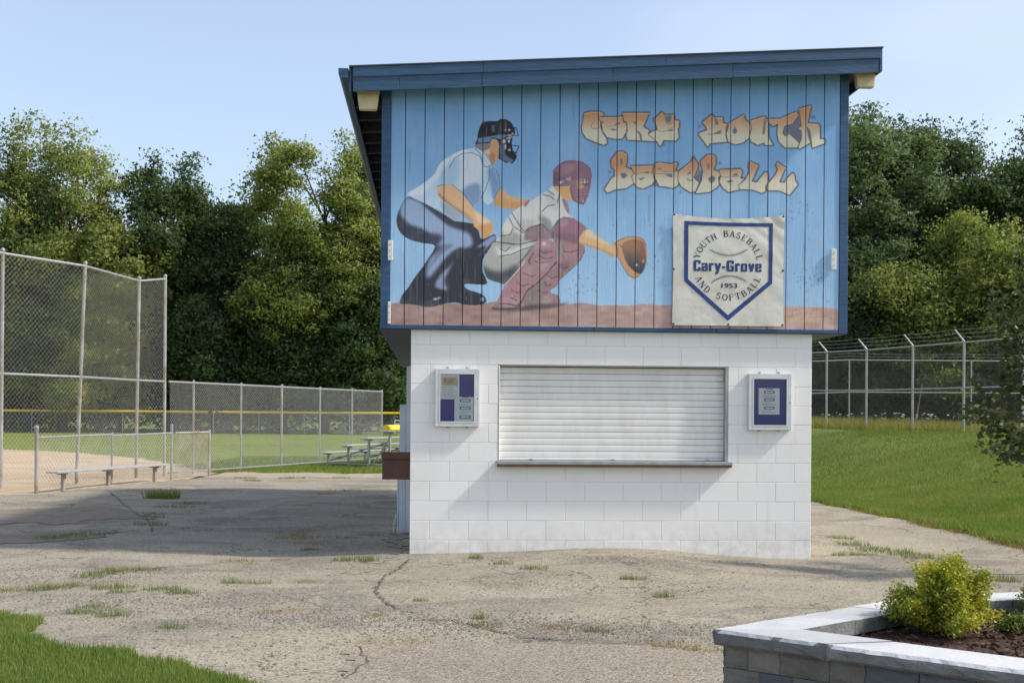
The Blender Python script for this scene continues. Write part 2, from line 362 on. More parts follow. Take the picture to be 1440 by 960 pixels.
def mk_asphalt():
    m, nt, b = mat_new('weathered_asphalt'); tc = N(nt, 'ShaderNodeTexCoord'); v = tc.outputs['Object']
    big = nz(nt, v, 0.33, 6.0, 0.6, 0.4); mid = nz(nt, v, 1.5, 7.0, 0.62, 0.3); fine = nz(nt, v, 30, 3.0, 0.6)
    mp = N(nt, 'ShaderNodeMapping'); mp.inputs['Scale'].default_value = (0.75, 0.95, 1); L(nt, v, mp.inputs['Vector'])
    band = nz(nt, mp.outputs[0], 1.0, 6.0, 0.6, 0.5)
    c = mixrgb(nt, (0.322, 0.284, 0.208), (0.255, 0.226, 0.166), ramp(nt, big, 0.35, 0.65))
    c = mixrgb(nt, c, (0.360, 0.322, 0.244), ramp(nt, mid, 0.48, 0.72, 0, 0.75))
    # crumbled grey gravel patches
    gp = math_n(nt, 'MULTIPLY', ramp(nt, band, 0.49, 0.58), ramp(nt, mid, 0.33, 0.58, 0.35, 1.0))
    c = mixrgb(nt, c, (0.135, 0.118, 0.100), math_n(nt, 'MULTIPLY', gp, 0.6))
    # brown dirt washed into hollows
    c = mixrgb(nt, c, (0.17, 0.125, 0.080), ramp(nt, nz(nt, v, 0.55, 6.0, 0.65), 0.57, 0.74, 0, 0.55))
    # aggregate: pale and dark stones set in the binder
    vo = N(nt, 'ShaderNodeTexVoronoi', Scale=70.0); L(nt, v, vo.inputs['Vector'])
    sp = N(nt, 'ShaderNodeSeparateColor'); L(nt, vo.outputs['Color'], sp.inputs[0])
    c = mixrgb(nt, c, (0.09, 0.08, 0.07), ramp(nt, sp.outputs[0], 0.72, 0.86, 0, 0.6))
    c = mixrgb(nt, c, (0.46, 0.42, 0.36), ramp(nt, sp.outputs[1], 0.78, 0.92, 0, 0.55))
    vo3 = N(nt, 'ShaderNodeTexVoronoi', Scale=26.0); L(nt, v, vo3.inputs['Vector'])
    sp3 = N(nt, 'ShaderNodeSeparateColor'); L(nt, vo3.outputs['Color'], sp3.inputs[0])
    c = mixrgb(nt, c, (0.10, 0.09, 0.08), math_n(nt, 'MULTIPLY', ramp(nt, sp3.outputs[0], 0.86, 0.93), math_n(nt, 'MULTIPLY', gp, 0.6)))
    c = mixrgb(nt, c, (0.13, 0.11, 0.09), ramp(nt, fine, 0.60, 0.72, 0, 0.4))
    # fine crazing
    vec2 = N(nt, 'ShaderNodeVectorMath'); vec2.operation = 'ADD'; no = N(nt, 'ShaderNodeTexNoise', Scale=2.2, Detail=4.0); L(nt, v, no.inputs['Vector'])
    L(nt, v, vec2.inputs[0]); L(nt, no.outputs['Color'], vec2.inputs[1])
    ve = N(nt, 'ShaderNodeTexVoronoi', Scale=0.9); ve.feature = 'DISTANCE_TO_EDGE'; L(nt, vec2.outputs[0], ve.inputs['Vector'])
    ck = math_n(nt, 'MULTIPLY', ramp(nt, ve.outputs['Distance'], 0.004, 0.014, 1, 0), ramp(nt, nz(nt, v, 0.55, 2.0), 0.44, 0.54))
    c = mixrgb(nt, c, (0.085, 0.075, 0.06), math_n(nt, 'MULTIPLY', ck, 0.8))
    L(nt, c, b.inputs['Base Color']); b.inputs['Roughness'].default_value = 0.92; b.inputs['Specular IOR Level'].default_value = 0.2
    h = math_n(nt, 'ADD', math_n(nt, 'MULTIPLY', vo.outputs['Distance'], 0.6), math_n(nt, 'SUBTRACT', fine, math_n(nt, 'MULTIPLY', ck, 1.2)))
    bp = N(nt, 'ShaderNodeBump', Strength=0.45, Distance=0.010); L(nt, h, bp.inputs['Height']); L(nt, bp.outputs[0], b.inputs['Normal']); return m
M['asphalt'] = mk_asphalt()

xs = np.unique(np.concatenate([np.linspace(-420, -40, 20), np.linspace(-40, -14, 27), np.linspace(-14, 16, 76), np.linspace(16, 50, 24), np.linspace(50, 420, 18)]))
ys = np.unique(np.concatenate([np.linspace(-60, 0, 7), np.linspace(0, 34, 86), np.linspace(34, 60, 27), np.linspace(60, 150, 10), np.linspace(150, 700, 12)]))
grid_sheet('ground', xs, ys, M['outfield'], dz=-0.05)
gp2 = lambda *q: tuple(G(*q))[:2]
LOT = [(-16, -2), (-16, 16), (-12.6, 18.5), gp2(-5, 695), gp2(60, 693), gp2(150, 684), gp2(240, 675), gp2(296, 670), gp2(400, 671), gp2(545, 671), (4.9, 30.4), (5.0, 28), (5.55, 22.9), (6.1, 14.7), (6.5, 6), (6.8, -2)]
grid_sheet('asphalt_lot', np.arange(-16, 7, 0.12), np.arange(-2, 32, 0.12), M['asphalt'],
           keep=lambda X, Y: inpoly(X+wob(X, Y, 0.10, 3.1), Y+wob(Y, X, 0.22, 2.3), LOT))
DIRT = [(-34, 14), (-34, 54), gp2(0, 631), gp2(120, 636), gp2(200, 644), gp2(245, 651), gp2(275, 660), gp2(300, 667), gp2(240, 677), gp2(150, 686), gp2(60, 695), gp2(-5, 697), (-12.8, 18), (-16.2, 15.5)]
grid_sheet('infield_dirt', np.arange(-34, -7, 0.3), np.arange(14, 55, 0.3), M['dirt'], dz=-0.012, keep=lambda X, Y: inpoly(X+wob(X, Y, 0.2, 1.2), Y, DIRT))
SOIL = [gp2(285, 676), gp2(290, 666), gp2(330, 661), gp2(380, 664), gp2(430, 663), gp2(470, 666), gp2(560, 663), gp2(560, 678), gp2(400, 678)]
grid_sheet('bare_soil_verge', np.arange(-9, -1, 0.12), np.arange(29, 34, 0.12), M['bare'], dz=-0.02, keep=lambda X, Y: inpoly(X+wob(X, Y, 0.3, 2.0), Y+wob(Y, X, 0.3, 1.7), SOIL))
NEAR = [(-9, 4), (-9, 9.2), gp2(-60, 868), gp2(0, 868), gp2(45, 873), gp2(58, 881), gp2(22, 897), gp2(60, 912), gp2(130, 923), gp2(215, 940), gp2(300, 958), gp2(380, 985), (-0.9, 4)]
near_keep = lambda X, Y: inpoly(X+wob(X, Y, 0.06, 6.0), Y+wob(Y, X, 0.07, 5.0), NEAR)
grid_sheet('lawn_corner', np.arange(-9, -0.6, 0.06), np.arange(4, 9.8, 0.06), M['lawn'], dz=0.022, keep=near_keep)
bank_keep = lambda X, Y: (X+wob(X, Y, 0.10, 4.0) > edge_x(Y)+0.05)
grid_sheet('lawn_bank', np.concatenate([np.arange(4.2, 9, 0.12), np.arange(9, 26, 0.5)]), np.arange(3, 44, 0.2), M['lawn'], dz=0.025, keep=bank_keep)
M['rough_turf'] = mk_ground_grass('rough_grass_turf', [(0.16, 0.17, 0.04), (0.21, 0.21, 0.055), (0.24, 0.23, 0.07)], 0.6, 5.0)
grid_sheet('rough_grass_strip', np.arange(4.5, 40, 0.5), np.arange(34, 52, 0.4), M['rough_turf'], dz=0.035,
           keep=lambda X, Y: (Y > 40.6-(X-9.3)*3.1+0.3*np.sin(X*3)) & (X > 5.5))

M['patch'] = None
def mk_patch():
    m, nt, b = mat_new('grey_asphalt_patch'); tc = N(nt, 'ShaderNodeTexCoord'); v = tc.outputs['Object']
    c = mixrgb(nt, (0.305, 0.257, 0.194), (0.244, 0.202, 0.152), ramp(nt, nz(nt, v, 0.9, 6.0, 0.6), 0.35, 0.65))
    vo = N(nt, 'ShaderNodeTexVoronoi', Scale=95.0); L(nt, v, vo.inputs['Vector']); sp = N(nt, 'ShaderNodeSeparateColor'); L(nt, vo.outputs['Color'], sp.inputs[0])
    c = mixrgb(nt, c, (0.08, 0.072, 0.062), ramp(nt, sp.outputs[0], 0.62, 0.80, 0, 0.75)); c = mixrgb(nt, c, (0.42, 0.385, 0.33), ramp(nt, sp.outputs[1], 0.70, 0.86, 0, 0.7))
    c = mixrgb(nt, c, (0.16, 0.115, 0.075), ramp(nt, nz(nt, v, 1.3, 5.0, 0.6), 0.58, 0.74, 0, 0.55))
    L(nt, c, b.inputs['Base Color']); b.inputs['Roughness'].default_value = 0.92; b.inputs['Specular IOR Level'].default_value = 0.2
    bp = N(nt, 'ShaderNodeBump', Strength=0.4, Distance=0.008); L(nt, vo.outputs['Distance'], bp.inputs['Height']); L(nt, bp.outputs[0], b.inputs['Normal']); return m
M['patch'] = mk_patch()
PATCH = [gp2(470, 975), gp2(492, 906), gp2(560, 899), gp2(700, 900), gp2(860, 903), gp2(930, 908), gp2(1010, 918), (2.6, 7.6), (3.0, 5.0), (0, 5.0), (-1.2, 5.5)]
grid_sheet('asphalt_patch', np.arange(-1.6, 3.1, 0.06), np.arange(5, 8.8, 0.06), M['patch'], dz=0.006, keep=lambda X, Y: inpoly(X+wob(X, Y, 0.05, 7.0), Y+wob(Y, X, 0.05, 6.0), PATCH))
M['lot_soil'] = simple('trodden_soil', (0.25, 0.205, 0.15), (0.17, 0.135, 0.098), 4, 0.95, bs=0.7, bscale=40, bd=0.02)
for k_, sp_ in enumerate(([gp2(-30, 716), gp2(60, 711), gp2(150, 712), gp2(205, 720), (gp2(215, 733)), gp2(150, 730), gp2(100, 737), gp2(20, 734), gp2(-30, 738)], [gp2(-20, 752), gp2(60, 748), gp2(150, 747), gp2(165, 754), gp2(80, 760), gp2(-20, 764)], [gp2(545, 752), gp2(574, 745), gp2(576, 783), gp2(548, 772)])):
    ax = [q[0] for q in sp_]; ay = [q[1] for q in sp_]
    grid_sheet('soil_patch', np.arange(min(ax)-.3, max(ax)+.3, 0.06), np.arange(min(ay)-.3, max(ay)+.3, 0.06), M['lot_soil'], dz=0.006, keep=lambda X, Y: inpoly(X+wob(X, Y, 0.10, 5.0)+wob(Y, X, 0.06, 13.0), Y+wob(Y, X, 0.12, 4.0)+wob(X, Y, 0.07, 11.0), sp_))
# cracks that run across the lot: real ribbons of dirt lying in the asphalt
def crack(px, w0, seed):
    r = random.Random(seed); P = [G(*q) for q in px]; pts = []
    for a, b in zip(P, P[1:]):
        n = max(2, int((b-a).length/0.07))
        for k in range(n):
            t = k/n; pts.append((a.x+(b.x-a.x)*t+r.gauss(0, 0.012), a.y+(b.y-a.y)*t+r.gauss(0, 0.02)))
    V = []; Fq = []
    for i, (x, y) in enumerate(pts):
        x2, y2 = pts[min(i+1, len(pts)-1)]; x1, y1 = pts[max(i-1, 0)]
        d = Vector((x2-x1, y2-y1)).normalized(); n = Vector((-d.y, d.x)); w = 0.55*w0*(0.35+r.random()*0.9)*(0.3 if i in (0, len(pts)-1) else 1)
        for s in (-1, 1):
            X, Y = x+n.x*w*s, y+n.y*w*s; V.append((X, Y, Hs(X, Y)+0.011))
        if i: Fq.append((2*i-2, 2*i-1, 2*i+1, 2*i))
    me = bpy.data.meshes.new('crack'); me.from_pydata(V, [], Fq); o = link('crack', me, M['crack']); o.parent = bpy.data.objects['asphalt_lot']
for k, (p, w) in enumerate([([(578, 790), (540, 812), (528, 832), (552, 850), (590, 862)], 0.02), ([(664, 789), (705, 797), (742, 803), (765, 809), (840, 813)], 0.008),
        ([(560, 868), (640, 872), (690, 884), (740, 893), (830, 897), (910, 903), (1000, 914)], 0.016),
        ([(1143, 782), (1180, 776), (1240, 780), (1300, 790)], 0.010), ([(1190, 784), (1240, 797), (1275, 812)], 0.007),
        ([(140, 752), (250, 745), (350, 725), (470, 690), (540, 682)], 0.012), ([(0, 842), (90, 822), (170, 806), (290, 792), (330, 786)], 0.012),
        ([(930, 838), (990, 832), (1040, 826)], 0.010), ([(150, 690), (210, 735), (215, 750)], 0.014), ([(500, 905), (520, 925), (480, 958)], 0.01),
        ([(380, 760), (430, 765), (520, 752), (556, 752)], 0.010), ([(60, 760), (140, 770), (240, 776)], 0.008)]):
    crack(p, w, k)

# loose gravel lying on the crumbled patches
def scatter_stones(spots, n, smin, smax, name, label):
    T = np.array([(1, 0, 0), (-0.5, 0.87, 0), (-0.5, -0.87, 0), (0.2, 0.1, 0.75), (-0.3, 0.2, 0.6)], float)
    Fq = np.array([(0, 1, 3), (1, 4, 3), (1, 2, 4), (2, 3, 4), (2, 0, 3)]); Vs = []; Fs = []
    for cx, cy, sx, sy, w in spots:
        k = int(n*w); X = cx+rng.normal(0, sx, k); Y = cy+rng.normal(0, sy, k)
        ok = ~near_keep(X, Y) & (Y < 12.7)
        for x, y, z in zip(X[ok], Y[ok], H(X[ok], Y[ok])):
            s = rng.uniform(smin, smax)*(1 if rng.random() > 0.05 else 1.8); a = rng.uniform(0, 6.28); ca, sa = math.cos(a), math.sin(a)
            q = T*s*np.array([1, rng.uniform(0.6, 1), rng.uniform(0.6, 1.1)]); q = np.stack([q[:, 0]*ca-q[:, 1]*sa, q[:, 0]*sa+q[:, 1]*ca, q[:, 2]], 1)+(x, y, z)
            Fs.append(Fq+5*len(Vs)); Vs.append(q)
    o = link(name, mesh_np(name, np.concatenate(Vs), np.concatenate(Fs)), M['stone_chip']); tag(o, label, 'gravel', kind='stuff')
scatter_stones([(-1.2, 9.3, 0.6, 0.25, 1.0), (0.0, 8.9, 0.9, 0.22, 1.2), (1.0, 8.7, 0.8, 0.25, 0.9), (-2.6, 10.0, 0.7, 0.3, 0.6), (-4.2, 11.6, 0.9, 0.3, 0.6), (-1.4, 7.9, 1.0, 0.5, 0.6), (0, 9, 3.0, 1.8, 1.0), (0.4, 7.6, 1.0, 0.4, 0.6), (1.6, 12.5, 1.6, 0.1, 0.15), (-4.6, 11.2, 0.8, 0.25, 0.35), (-2.2, 8.9, 0.8, 0.3, 0.5), (-2.9, 9.7, 0.5, 0.2, 0.35), (0.9, 10.9, 1.2, 0.2, 0.3)],
               2000, 0.004, 0.012, 'loose_gravel', 'pale and dark gravel crumbs scattered over the weathered asphalt')

# ---------------------------------------------------------------- grass blades
def blades(P, hmin, hmax, w, lean=0.35):
    n = len(P); a = rng.uniform(0, 6.283, n); h = rng.uniform(hmin, hmax, n); ww = w*rng.uniform(0.7, 1.3, n)
    la = rng.uniform(0, 6.283, n); ln = h*np.abs(rng.normal(0, lean, n))
    d = np.stack([np.cos(a), np.sin(a), np.zeros(n)], 1)*ww[:, None]
    tip = P+np.stack([np.cos(la)*ln, np.sin(la)*ln, h], 1)
    V = np.stack([P-d, P+d, tip], 1).reshape(-1, 3); return V, np.arange(3*n).reshape(-1, 3)
def grass_obj(name, P, hmin, hmax, w, mat, label, lean=0.35):
    V, Fq = blades(P, hmin, hmax, w, lean); o = link(name, mesh_np(name, V, Fq), mat); return tag(o, label, 'grass', kind='stuff')
X = rng.uniform(-5.2, -0.9, 160000); Y = rng.uniform(6.3, 9.7, 160000); k = near_keep(X, Y) & (X > -0.43*Y-0.25)
grass_obj('lawn_grass', np.stack([X[k], Y[k], H(X[k], Y[k])+0.02], 1), 0.025, 0.065, 0.0032, M['grass'], 'short mown green grass in the corner of the asphalt lot')
u_ = rng.random(230000); Y = 13+(36-13)*u_**1.5; X = edge_x(Y)-0.15+rng.random(230000)**1.25*(0.43*Y+1-edge_x(Y)); k = bank_keep(X, Y) & (X < 0.42*Y+0.8)
grass_obj('bank_grass', np.stack([X[k], Y[k], H(X[k], Y[k])+0.02], 1), 0.03, 0.075, 0.006, M['grass'], 'mown green grass covering the bank beside the white building')
Y = rng.uniform(13, 24, 9000); X = edge_x(Y)+rng.normal(0.02, 0.07, 9000)
grass_obj('bank_edge_grass', np.stack([X, Y, H(X, Y)], 1), 0.05, 0.13, 0.007, M['grass'], 'longer shaggy grass hanging over the edge of the asphalt path', 0.6)
Y = rng.uniform(13, 34, 16000); X = edge_x(Y)+rng.random(16000)**1.1*(0.43*Y+1-edge_x(Y)); k = bank_keep(X, Y) & (np.sin(X*1.7+np.sin(Y*0.9)*2)+np.sin(Y*0.8+X*0.6) > 0.5)
grass_obj('bank_straw_grass', np.stack([X[k], Y[k], H(X[k], Y[k])+0.02], 1), 0.03, 0.07, 0.007, M['weed'], 'yellowish blades mixed into the mown grass of the bank')
X = rng.uniform(-5.2, -0.9, 16000); Y = rng.uniform(6.3, 9.7, 16000); k = near_keep(X, Y)
grass_obj('corner_straw_grass', np.stack([X[k], Y[k], H(X[k], Y[k])+0.02], 1), 0.02, 0.06, 0.003, M['weed'], 'yellowish blades mixed into the mown grass of the corner lawn', 0.8)
Y = rng.uniform(13, 21, 5000); X = edge_x(Y)-0.08+rng.normal(0, 0.07, 5000); k = np.sin(Y*2.3)+np.sin(Y*5.1+1) > -0.1
grass_obj('bank_dead_edge', np.stack([X[k], Y[k], H(X[k], Y[k])], 1), 0.01, 0.05, 0.006, M['dry'], 'dead brown grass along the edge of the asphalt path', 1.0)
X = rng.uniform(5.8, 22, 42000); Y = 40.5-(X-9.3)*3.1+rng.random(42000)**1.5*16; k = (Y > 33) & (Y < 52) & (X > 0.2*Y)
grass_obj('rough_grass', np.stack([X[k], Y[k], H(X[k], Y[k])], 1), 0.10, 0.40, 0.012, M['rough'], 'tall yellowish rough grass growing under the barbed wire fence')
X = rng.uniform(-9, -1.3, 30000); Y = rng.uniform(31.8, 43, 30000); k = (Y > 31.3+0.45*np.sin(X*2.1)+0.35*np.sin(X*5)) & ~inpoly(X, Y, DIRT)
grass_obj('verge_grass', np.stack([X[k], Y[k], H(X[k], Y[k])-0.04], 1), 0.05, 0.12, 0.010, M['grass'], 'green grass verge around the bleachers and field fence')

# ================================================================ THE MURAL (painted colours of the siding boards)
MX0, MX1, MY0, MY1, MS = 536, 1192, 100, 476, 2       # patch of wall in photo pixels, 2 samples per pixel
mw, mh = (MX1-MX0)*MS, (MY1-MY0)*MS
gx = MX0+(np.arange(mw)+0.5)/MS; gy = MY0+(np.arange(mh)+0.5)/MS
PX, PY = np.meshgrid(gx, gy)
IMG = np.zeros((mh, mw, 3))
def c255(c): return np.array(c, float)
def blur(m, s):
    s = s*MS
    if s < 0.3: return m
    r = int(3*s)+1; k = np.exp(-0.5*(np.arange(-r, r+1)/s)**2); k /= k.sum()
    m = np.apply_along_axis(lambda v: np.convolve(np.pad(v, r, mode='edge'), k, 'valid'), 0, m)
    return np.apply_along_axis(lambda v: np.convolve(np.pad(v, r, mode='edge'), k, 'valid'), 1, m)
def smooth_pts(p, n=6):
    p = np.array(p, float); k = len(p); out = []
    for i in range(k):
        a, b, c, d = p[(i-1) % k], p[i], p[(i+1) % k], p[(i+2) % k]
        for t in np.arange(n)/n:
            out.append(0.5*((2*b)+(c-a)*t+(2*a-5*b+4*c-d)*t*t+(-a+3*b-3*c+d)*t**3))
    return np.array(out)
def Z(ox, oy, s): return lambda pts: [(ox+x/s, oy+y/s) for x, y in pts]
def window(p, pad):
    p = np.array(p); x0 = max(0, int((p[:, 0].min()-pad-MX0)*MS)); x1 = min(mw, int((p[:, 0].max()+pad-MX0)*MS)+2)
    y0 = max(0, int((p[:, 1].min()-pad-MY0)*MS)); y1 = min(mh, int((p[:, 1].max()+pad-MY0)*MS)+2)
    return slice(y0, y1), slice(x0, x1)
def fill(pts, c, soft=0.25, clip=None, a=1.0, sm=True, c2=None, yr=None, grow=0.0):
    p = smooth_pts(pts) if sm else np.array(pts, float)
    w = window(p, 3*soft+2+grow*2)
    m = inpoly(PX[w], PY[w], p).astype(float)
    if grow: m = np.clip(blur(m, grow)*4.0, 0, 1)
    m = blur(m, soft)
    if clip is not None: m = m*clip[w]
    cc = c255(c)[None, None]
    if c2 is not None:
        t = np.clip((PY[w]-yr[0])/(yr[1]-yr[0]), 0, 1)[..., None]; cc = c255(c)*(1-t)+c255(c2)*t
    IMG[w] = IMG[w]*(1-a*m[..., None])+cc*(a*m[..., None])
    full = np.zeros((mh, mw)); full[w] = m; return full
def stroke(pts, wd, c, a=1.0, soft=0.2, closed=False):
    p = np.array(list(pts)+([pts[0]] if closed else []), float)
    w = window(p, wd+3); d = np.full(PX[w].shape, 1e9)
    for q, r in zip(p, p[1:]):
        v = r-q; t = np.clip(((PX[w]-q[0])*v[0]+(PY[w]-q[1])*v[1])/max(v@v, 1e-9), 0, 1)
        d = np.minimum(d, np.hypot(PX[w]-q[0]-t*v[0], PY[w]-q[1]-t*v[1]))
    m = np.clip((wd/2-d)/0.5+0.5, 0, 1)*a
    IMG[w] = IMG[w]*(1-m[..., None])+c255(c)*m[..., None]
def dot(x, y, rx, ry, c, a=1.0, soft=0.3):
    t = np.linspace(0, 2*np.pi, 17)[:-1]; fill([(x+rx*math.cos(k), y+ry*math.sin(k)) for k in t], c, soft, a=a, sm=False)
# sky and infield dirt of the painting
t = np.clip((PY-120)/310, 0, 1)[..., None]
IMG[:] = c255((98, 154, 210))*(1-t)+c255((152, 194, 230))*t
def vnoise(sx, sy, seed):         # smooth value noise over the patch
    r = np.random.default_rng(seed); nx, ny = int((MX1-MX0)/sx)+3, int((MY1-MY0)/sy)+3; g = r.random((ny, nx))
    fx, fy = (PX-MX0)/sx, (PY-MY0)/sy; ix, iy = fx.astype(int), fy.astype(int); u, v = sstep(fx-ix), sstep(fy-iy)
    return (g[iy, ix]*(1-u)+g[iy, ix+1]*u)*(1-v)+(g[iy+1, ix]*(1-u)+g[iy+1, ix+1]*u)*v
IMG += ((vnoise(40, 60, 1)-0.5)*16+(vnoise(9, 30, 2)-0.5)*9)[..., None]*np.array([1, 0.8, 0.6])
dl = 424.5+(PX-549)*0.0125+1.2*np.sin(PX*0.06)+0.8*np.sin(PX*0.15+1)
dm = np.clip((PY-dl)/1.2+0.5, 0, 1)[..., None]
dc = c255((160, 124, 114))*(1-(PX[..., None]-549)/630)+c255((196, 158, 146))*((PX[..., None]-549)/630)
IMG[:] = IMG*(1-dm)+(dc+((vnoise(12, 5, 3)-0.5)*26+(vnoise(60, 12, 4)-0.5)*24)[..., None])*dm

r1, r2, r3, r4, r5, r6 = Z(550, 160, 6.4), Z(640, 150, 8), Z(550, 280, 6), Z(670, 210, 6.4), Z(670, 310, 7.382), Z(800, 290, 8.73)
# ---- the umpire
fill(r4([(215, 350), (260, 400), (340, 430), (430, 455), (470, 455), (400, 510), (350, 540), (220, 522), (155, 470)]), (206, 148, 88))
fill(r4([(220, 350), (270, 400), (340, 432), (460, 455), (380, 470), (260, 440)]), (226, 176, 124), 2.0, a=0.8)
pants = fill(r3([(110, 10), (62, 105), (45, 180), (60, 250), (100, 305), (170, 345), (265, 370), (360, 385), (358, 430), (300, 520), (260, 580), (200, 660), (140, 750), (92, 812), (75, 878), (150, 885), (230, 895), (300, 910), (360, 905), (420, 890), (470, 877), (560, 875), (620, 890), (700, 893), (770, 888), (803, 862), (796, 832), (765, 803), (720, 785), (640, 757), (630, 716), (795, 720), (800, 670), (770, 600), (778, 500), (830, 430), (870, 395), (886, 320), (868, 298), (820, 315), (760, 335), (735, 260), (690, 208), (545, 183), (430, 120), (270, 30), (170, -20)]), (44, 46, 56))
LB = (140, 164, 202)
fill(r3([(112, 0), (75, 100), (105, 170), (150, 215), (265, 255), (340, 300), (425, 315), (380, 385), (425, 408), (330, 500), (296, 620), (318, 665), (410, 560), (480, 480), (560, 420), (640, 412), (690, 380), (668, 300), (600, 265), (480, 220), (430, 170), (340, 100), (240, 20), (160, -10)]), LB, 2.2, clip=pants)
fill(r3([(532, 515), (440, 610), (370, 715), (395, 752), (475, 765), (452, 690), (490, 600)]), (128, 144, 182), 1.4, clip=pants)
fill(r3([(725, 410), (790, 350), (868, 305), (884, 335), (835, 385), (735, 485), (800, 398)]), (128, 146, 188), 1.2, clip=pants)
fill(r3([(40, 180), (100, 180), (170, 235), (270, 280), (425, 308), (380, 390), (260, 375), (100, 310)]), (58, 62, 80), 2.6, clip=pants, a=0.85)
fill(r3([(255, 20), (340, 75), (440, 130), (560, 190), (640, 215), (540, 235), (430, 175), (330, 95)]), (52, 54, 66), 1.4, clip=pants, a=0.9)
fill(r3([(380, 392), (500, 380), (520, 395), (420, 470), (300, 620), (280, 640), (370, 480)]), (78, 86, 112), 1.6, clip=pants, a=0.55)
fill(r3([(420, 560), (560, 420), (600, 440), (470, 590)]), (50, 52, 62), 1.5, clip=pants, a=0.8)
for q in ((375, 842, 3.5, 1.6), (405, 832, 2, 1.2), (770, 845, 2.2, 3)): dot(550+q[0]/6, 280+q[1]/6, q[2], q[3], (196, 206, 218), 0.9, 0.6)
shirt = fill([(572.7, 272.5), (595.3, 258), (609.4, 246), (618.8, 230), (631.3, 220.5), (647, 212.3), (659.4, 209.7), (668.8, 208.4), (679.7, 214.7), (689, 228), (698, 239), (701.3, 250.6), (703.8, 263), (695, 280), (685.6, 288), (677, 280), (672, 285), (665.6, 292), (650, 303), (640, 311), (622, 297.5), (595, 285), (578, 277)], (182, 206, 228))
fill([(573, 272), (596, 257), (612, 244), (620, 229), (640, 214), (660, 209), (655, 216), (634, 228), (622, 244), (602, 264), (590, 275)], (214, 222, 232), 1.5, clip=shirt)
fill([(650, 216), (664, 214), (676, 220), (678, 240), (672, 258), (660, 268), (648, 262), (646, 236)], (206, 214, 224), 2.5, clip=shirt)
fill([(624, 238), (640, 222), (646, 230), (640, 258), (626, 262), (616, 268), (618, 252)], (160, 194, 226), 2.5, clip=shirt)
fill([(650, 272), (656, 262), (672, 258), (676, 268), (676, 280), (667, 291), (658, 282)], (122, 152, 190), 2.0, clip=shirt)
fill([(686, 240), (694, 236), (701, 252), (703, 264), (694, 280), (690, 262)], (110, 150, 196), 2.0, clip=shirt)
fill([(620, 284), (640, 292), (652, 300), (640, 311), (624, 298)], (150, 166, 180), 1.5, clip=shirt)
for p in ([(632, 236), (640, 222), (650, 216), (664, 215), (675, 220), (679, 232)], [(688, 232), (688, 250), (683, 266), (676, 279)], [(614.5, 262), (622, 260), (636, 260), (650, 271), (660, 283), (666, 292)], [(690, 232), (698, 240), (702, 252), (703.5, 264), (694, 280)], [(668, 209), (676, 217), (680, 232)], [(680, 234), (689, 235)]):
    stroke(p, 0.9, (62, 78, 108), 0.8)
fill([(614.8, 264), (622, 261), (634.4, 260.2), (650, 272.5), (665.6, 292.8), (676, 301), (691.7, 313.3), (693.5, 321.7), (690.7, 329), (678.3, 335.8), (675.8, 326.7), (666.7, 318.3), (665, 312.5), (656, 302.5), (648, 297.5), (637.5, 290.5), (623.4, 280.5), (617.2, 272.5)], (226, 176, 124))
fill([(617, 270), (636, 287), (656, 300), (668, 314), (664, 313), (640, 293), (620, 280)], (196, 138, 84), 1.2, a=0.9)
fill([(672, 318), (690, 314), (693, 324), (688, 331), (679, 335), (676, 327)], (212, 150, 84), 1.0, a=0.9)
fill([(668, 298), (678, 304), (688, 311), (678, 315), (670, 308)], (238, 206, 178), 1.6, a=0.8)
stroke([(617.2, 272.5), (623.4, 280.5), (637.5, 290.5), (650, 300)], 0.8, (90, 80, 84), 0.7)
fill(r2([(310, 488), (360, 540), (385, 600), (410, 665), (430, 660), (445, 600), (490, 585), (492, 400), (430, 372), (400, 368), (380, 460)]), (206, 150, 104))
fill(r2([(395, 560), (420, 520), (450, 560), (430, 640), (410, 655)]), (190, 124, 66), 1.0)
fill(r2([(320, 495), (375, 455), (392, 520), (372, 540)]), (228, 184, 148), 0.8)
fill(r2([(230, 425), (390, 398), (382, 470), (318, 495), (245, 465)]), (128, 120, 116), 0.6)
helm = fill(r2([(228, 422), (250, 360), (260, 290), (300, 190), (370, 165), (470, 162), (520, 140), (590, 152), (640, 192), (668, 250), (676, 300), (655, 330), (640, 390), (640, 440), (660, 510), (692, 550), (682, 592), (640, 642), (610, 625), (575, 632), (512, 598), (490, 580), (490, 402), (420, 362), (388, 408), (300, 412)]), (26, 26, 33))
fill(r2([(255, 355), (400, 335), (480, 318), (582, 318), (572, 346), (512, 368), (420, 348), (392, 398), (250, 410)]), (98, 120, 164), 0.4, clip=helm, sm=False)
fill(r2([(512, 415), (556, 430), (566, 540), (640, 590), (655, 610), (625, 640), (570, 612), (512, 592)]), (92, 106, 138), 0.9, clip=helm)
fill(r2([(410, 210), (448, 205), (446, 285), (412, 285)]), (84, 88, 110), 0.5, sm=False); stroke(r2([(568, 172), (572, 255)]), 1.6, (96, 98, 112), 0.9)
for x, y, a, b in ((546, 390, 3.2, 3), (612, 324, 3.4, 1.2), (612, 352, 2.2, 1.6), (565, 452, 1.3, 4), (610, 488, 1.7, 1.7), (608, 264, 1.5, 1.5), (566, 266, 1.2, 1.2), (606, 390, 1.6, 2.2), (645, 305, 1.4, 1.4), (668, 322, 1.6, 1.1), (584, 360, 1.2, 1.6), (640, 342, 1.1, 1.1)):
    dot(640+x/8, 150+y/8, a, b, (206, 202, 200), 0.9)
for p in ([(640, 435), (720, 446), (686, 527), (650, 500)], [(664, 240), (690, 240), (712, 325), (660, 325)]): stroke(r2(p), 1.2, (30, 30, 38))
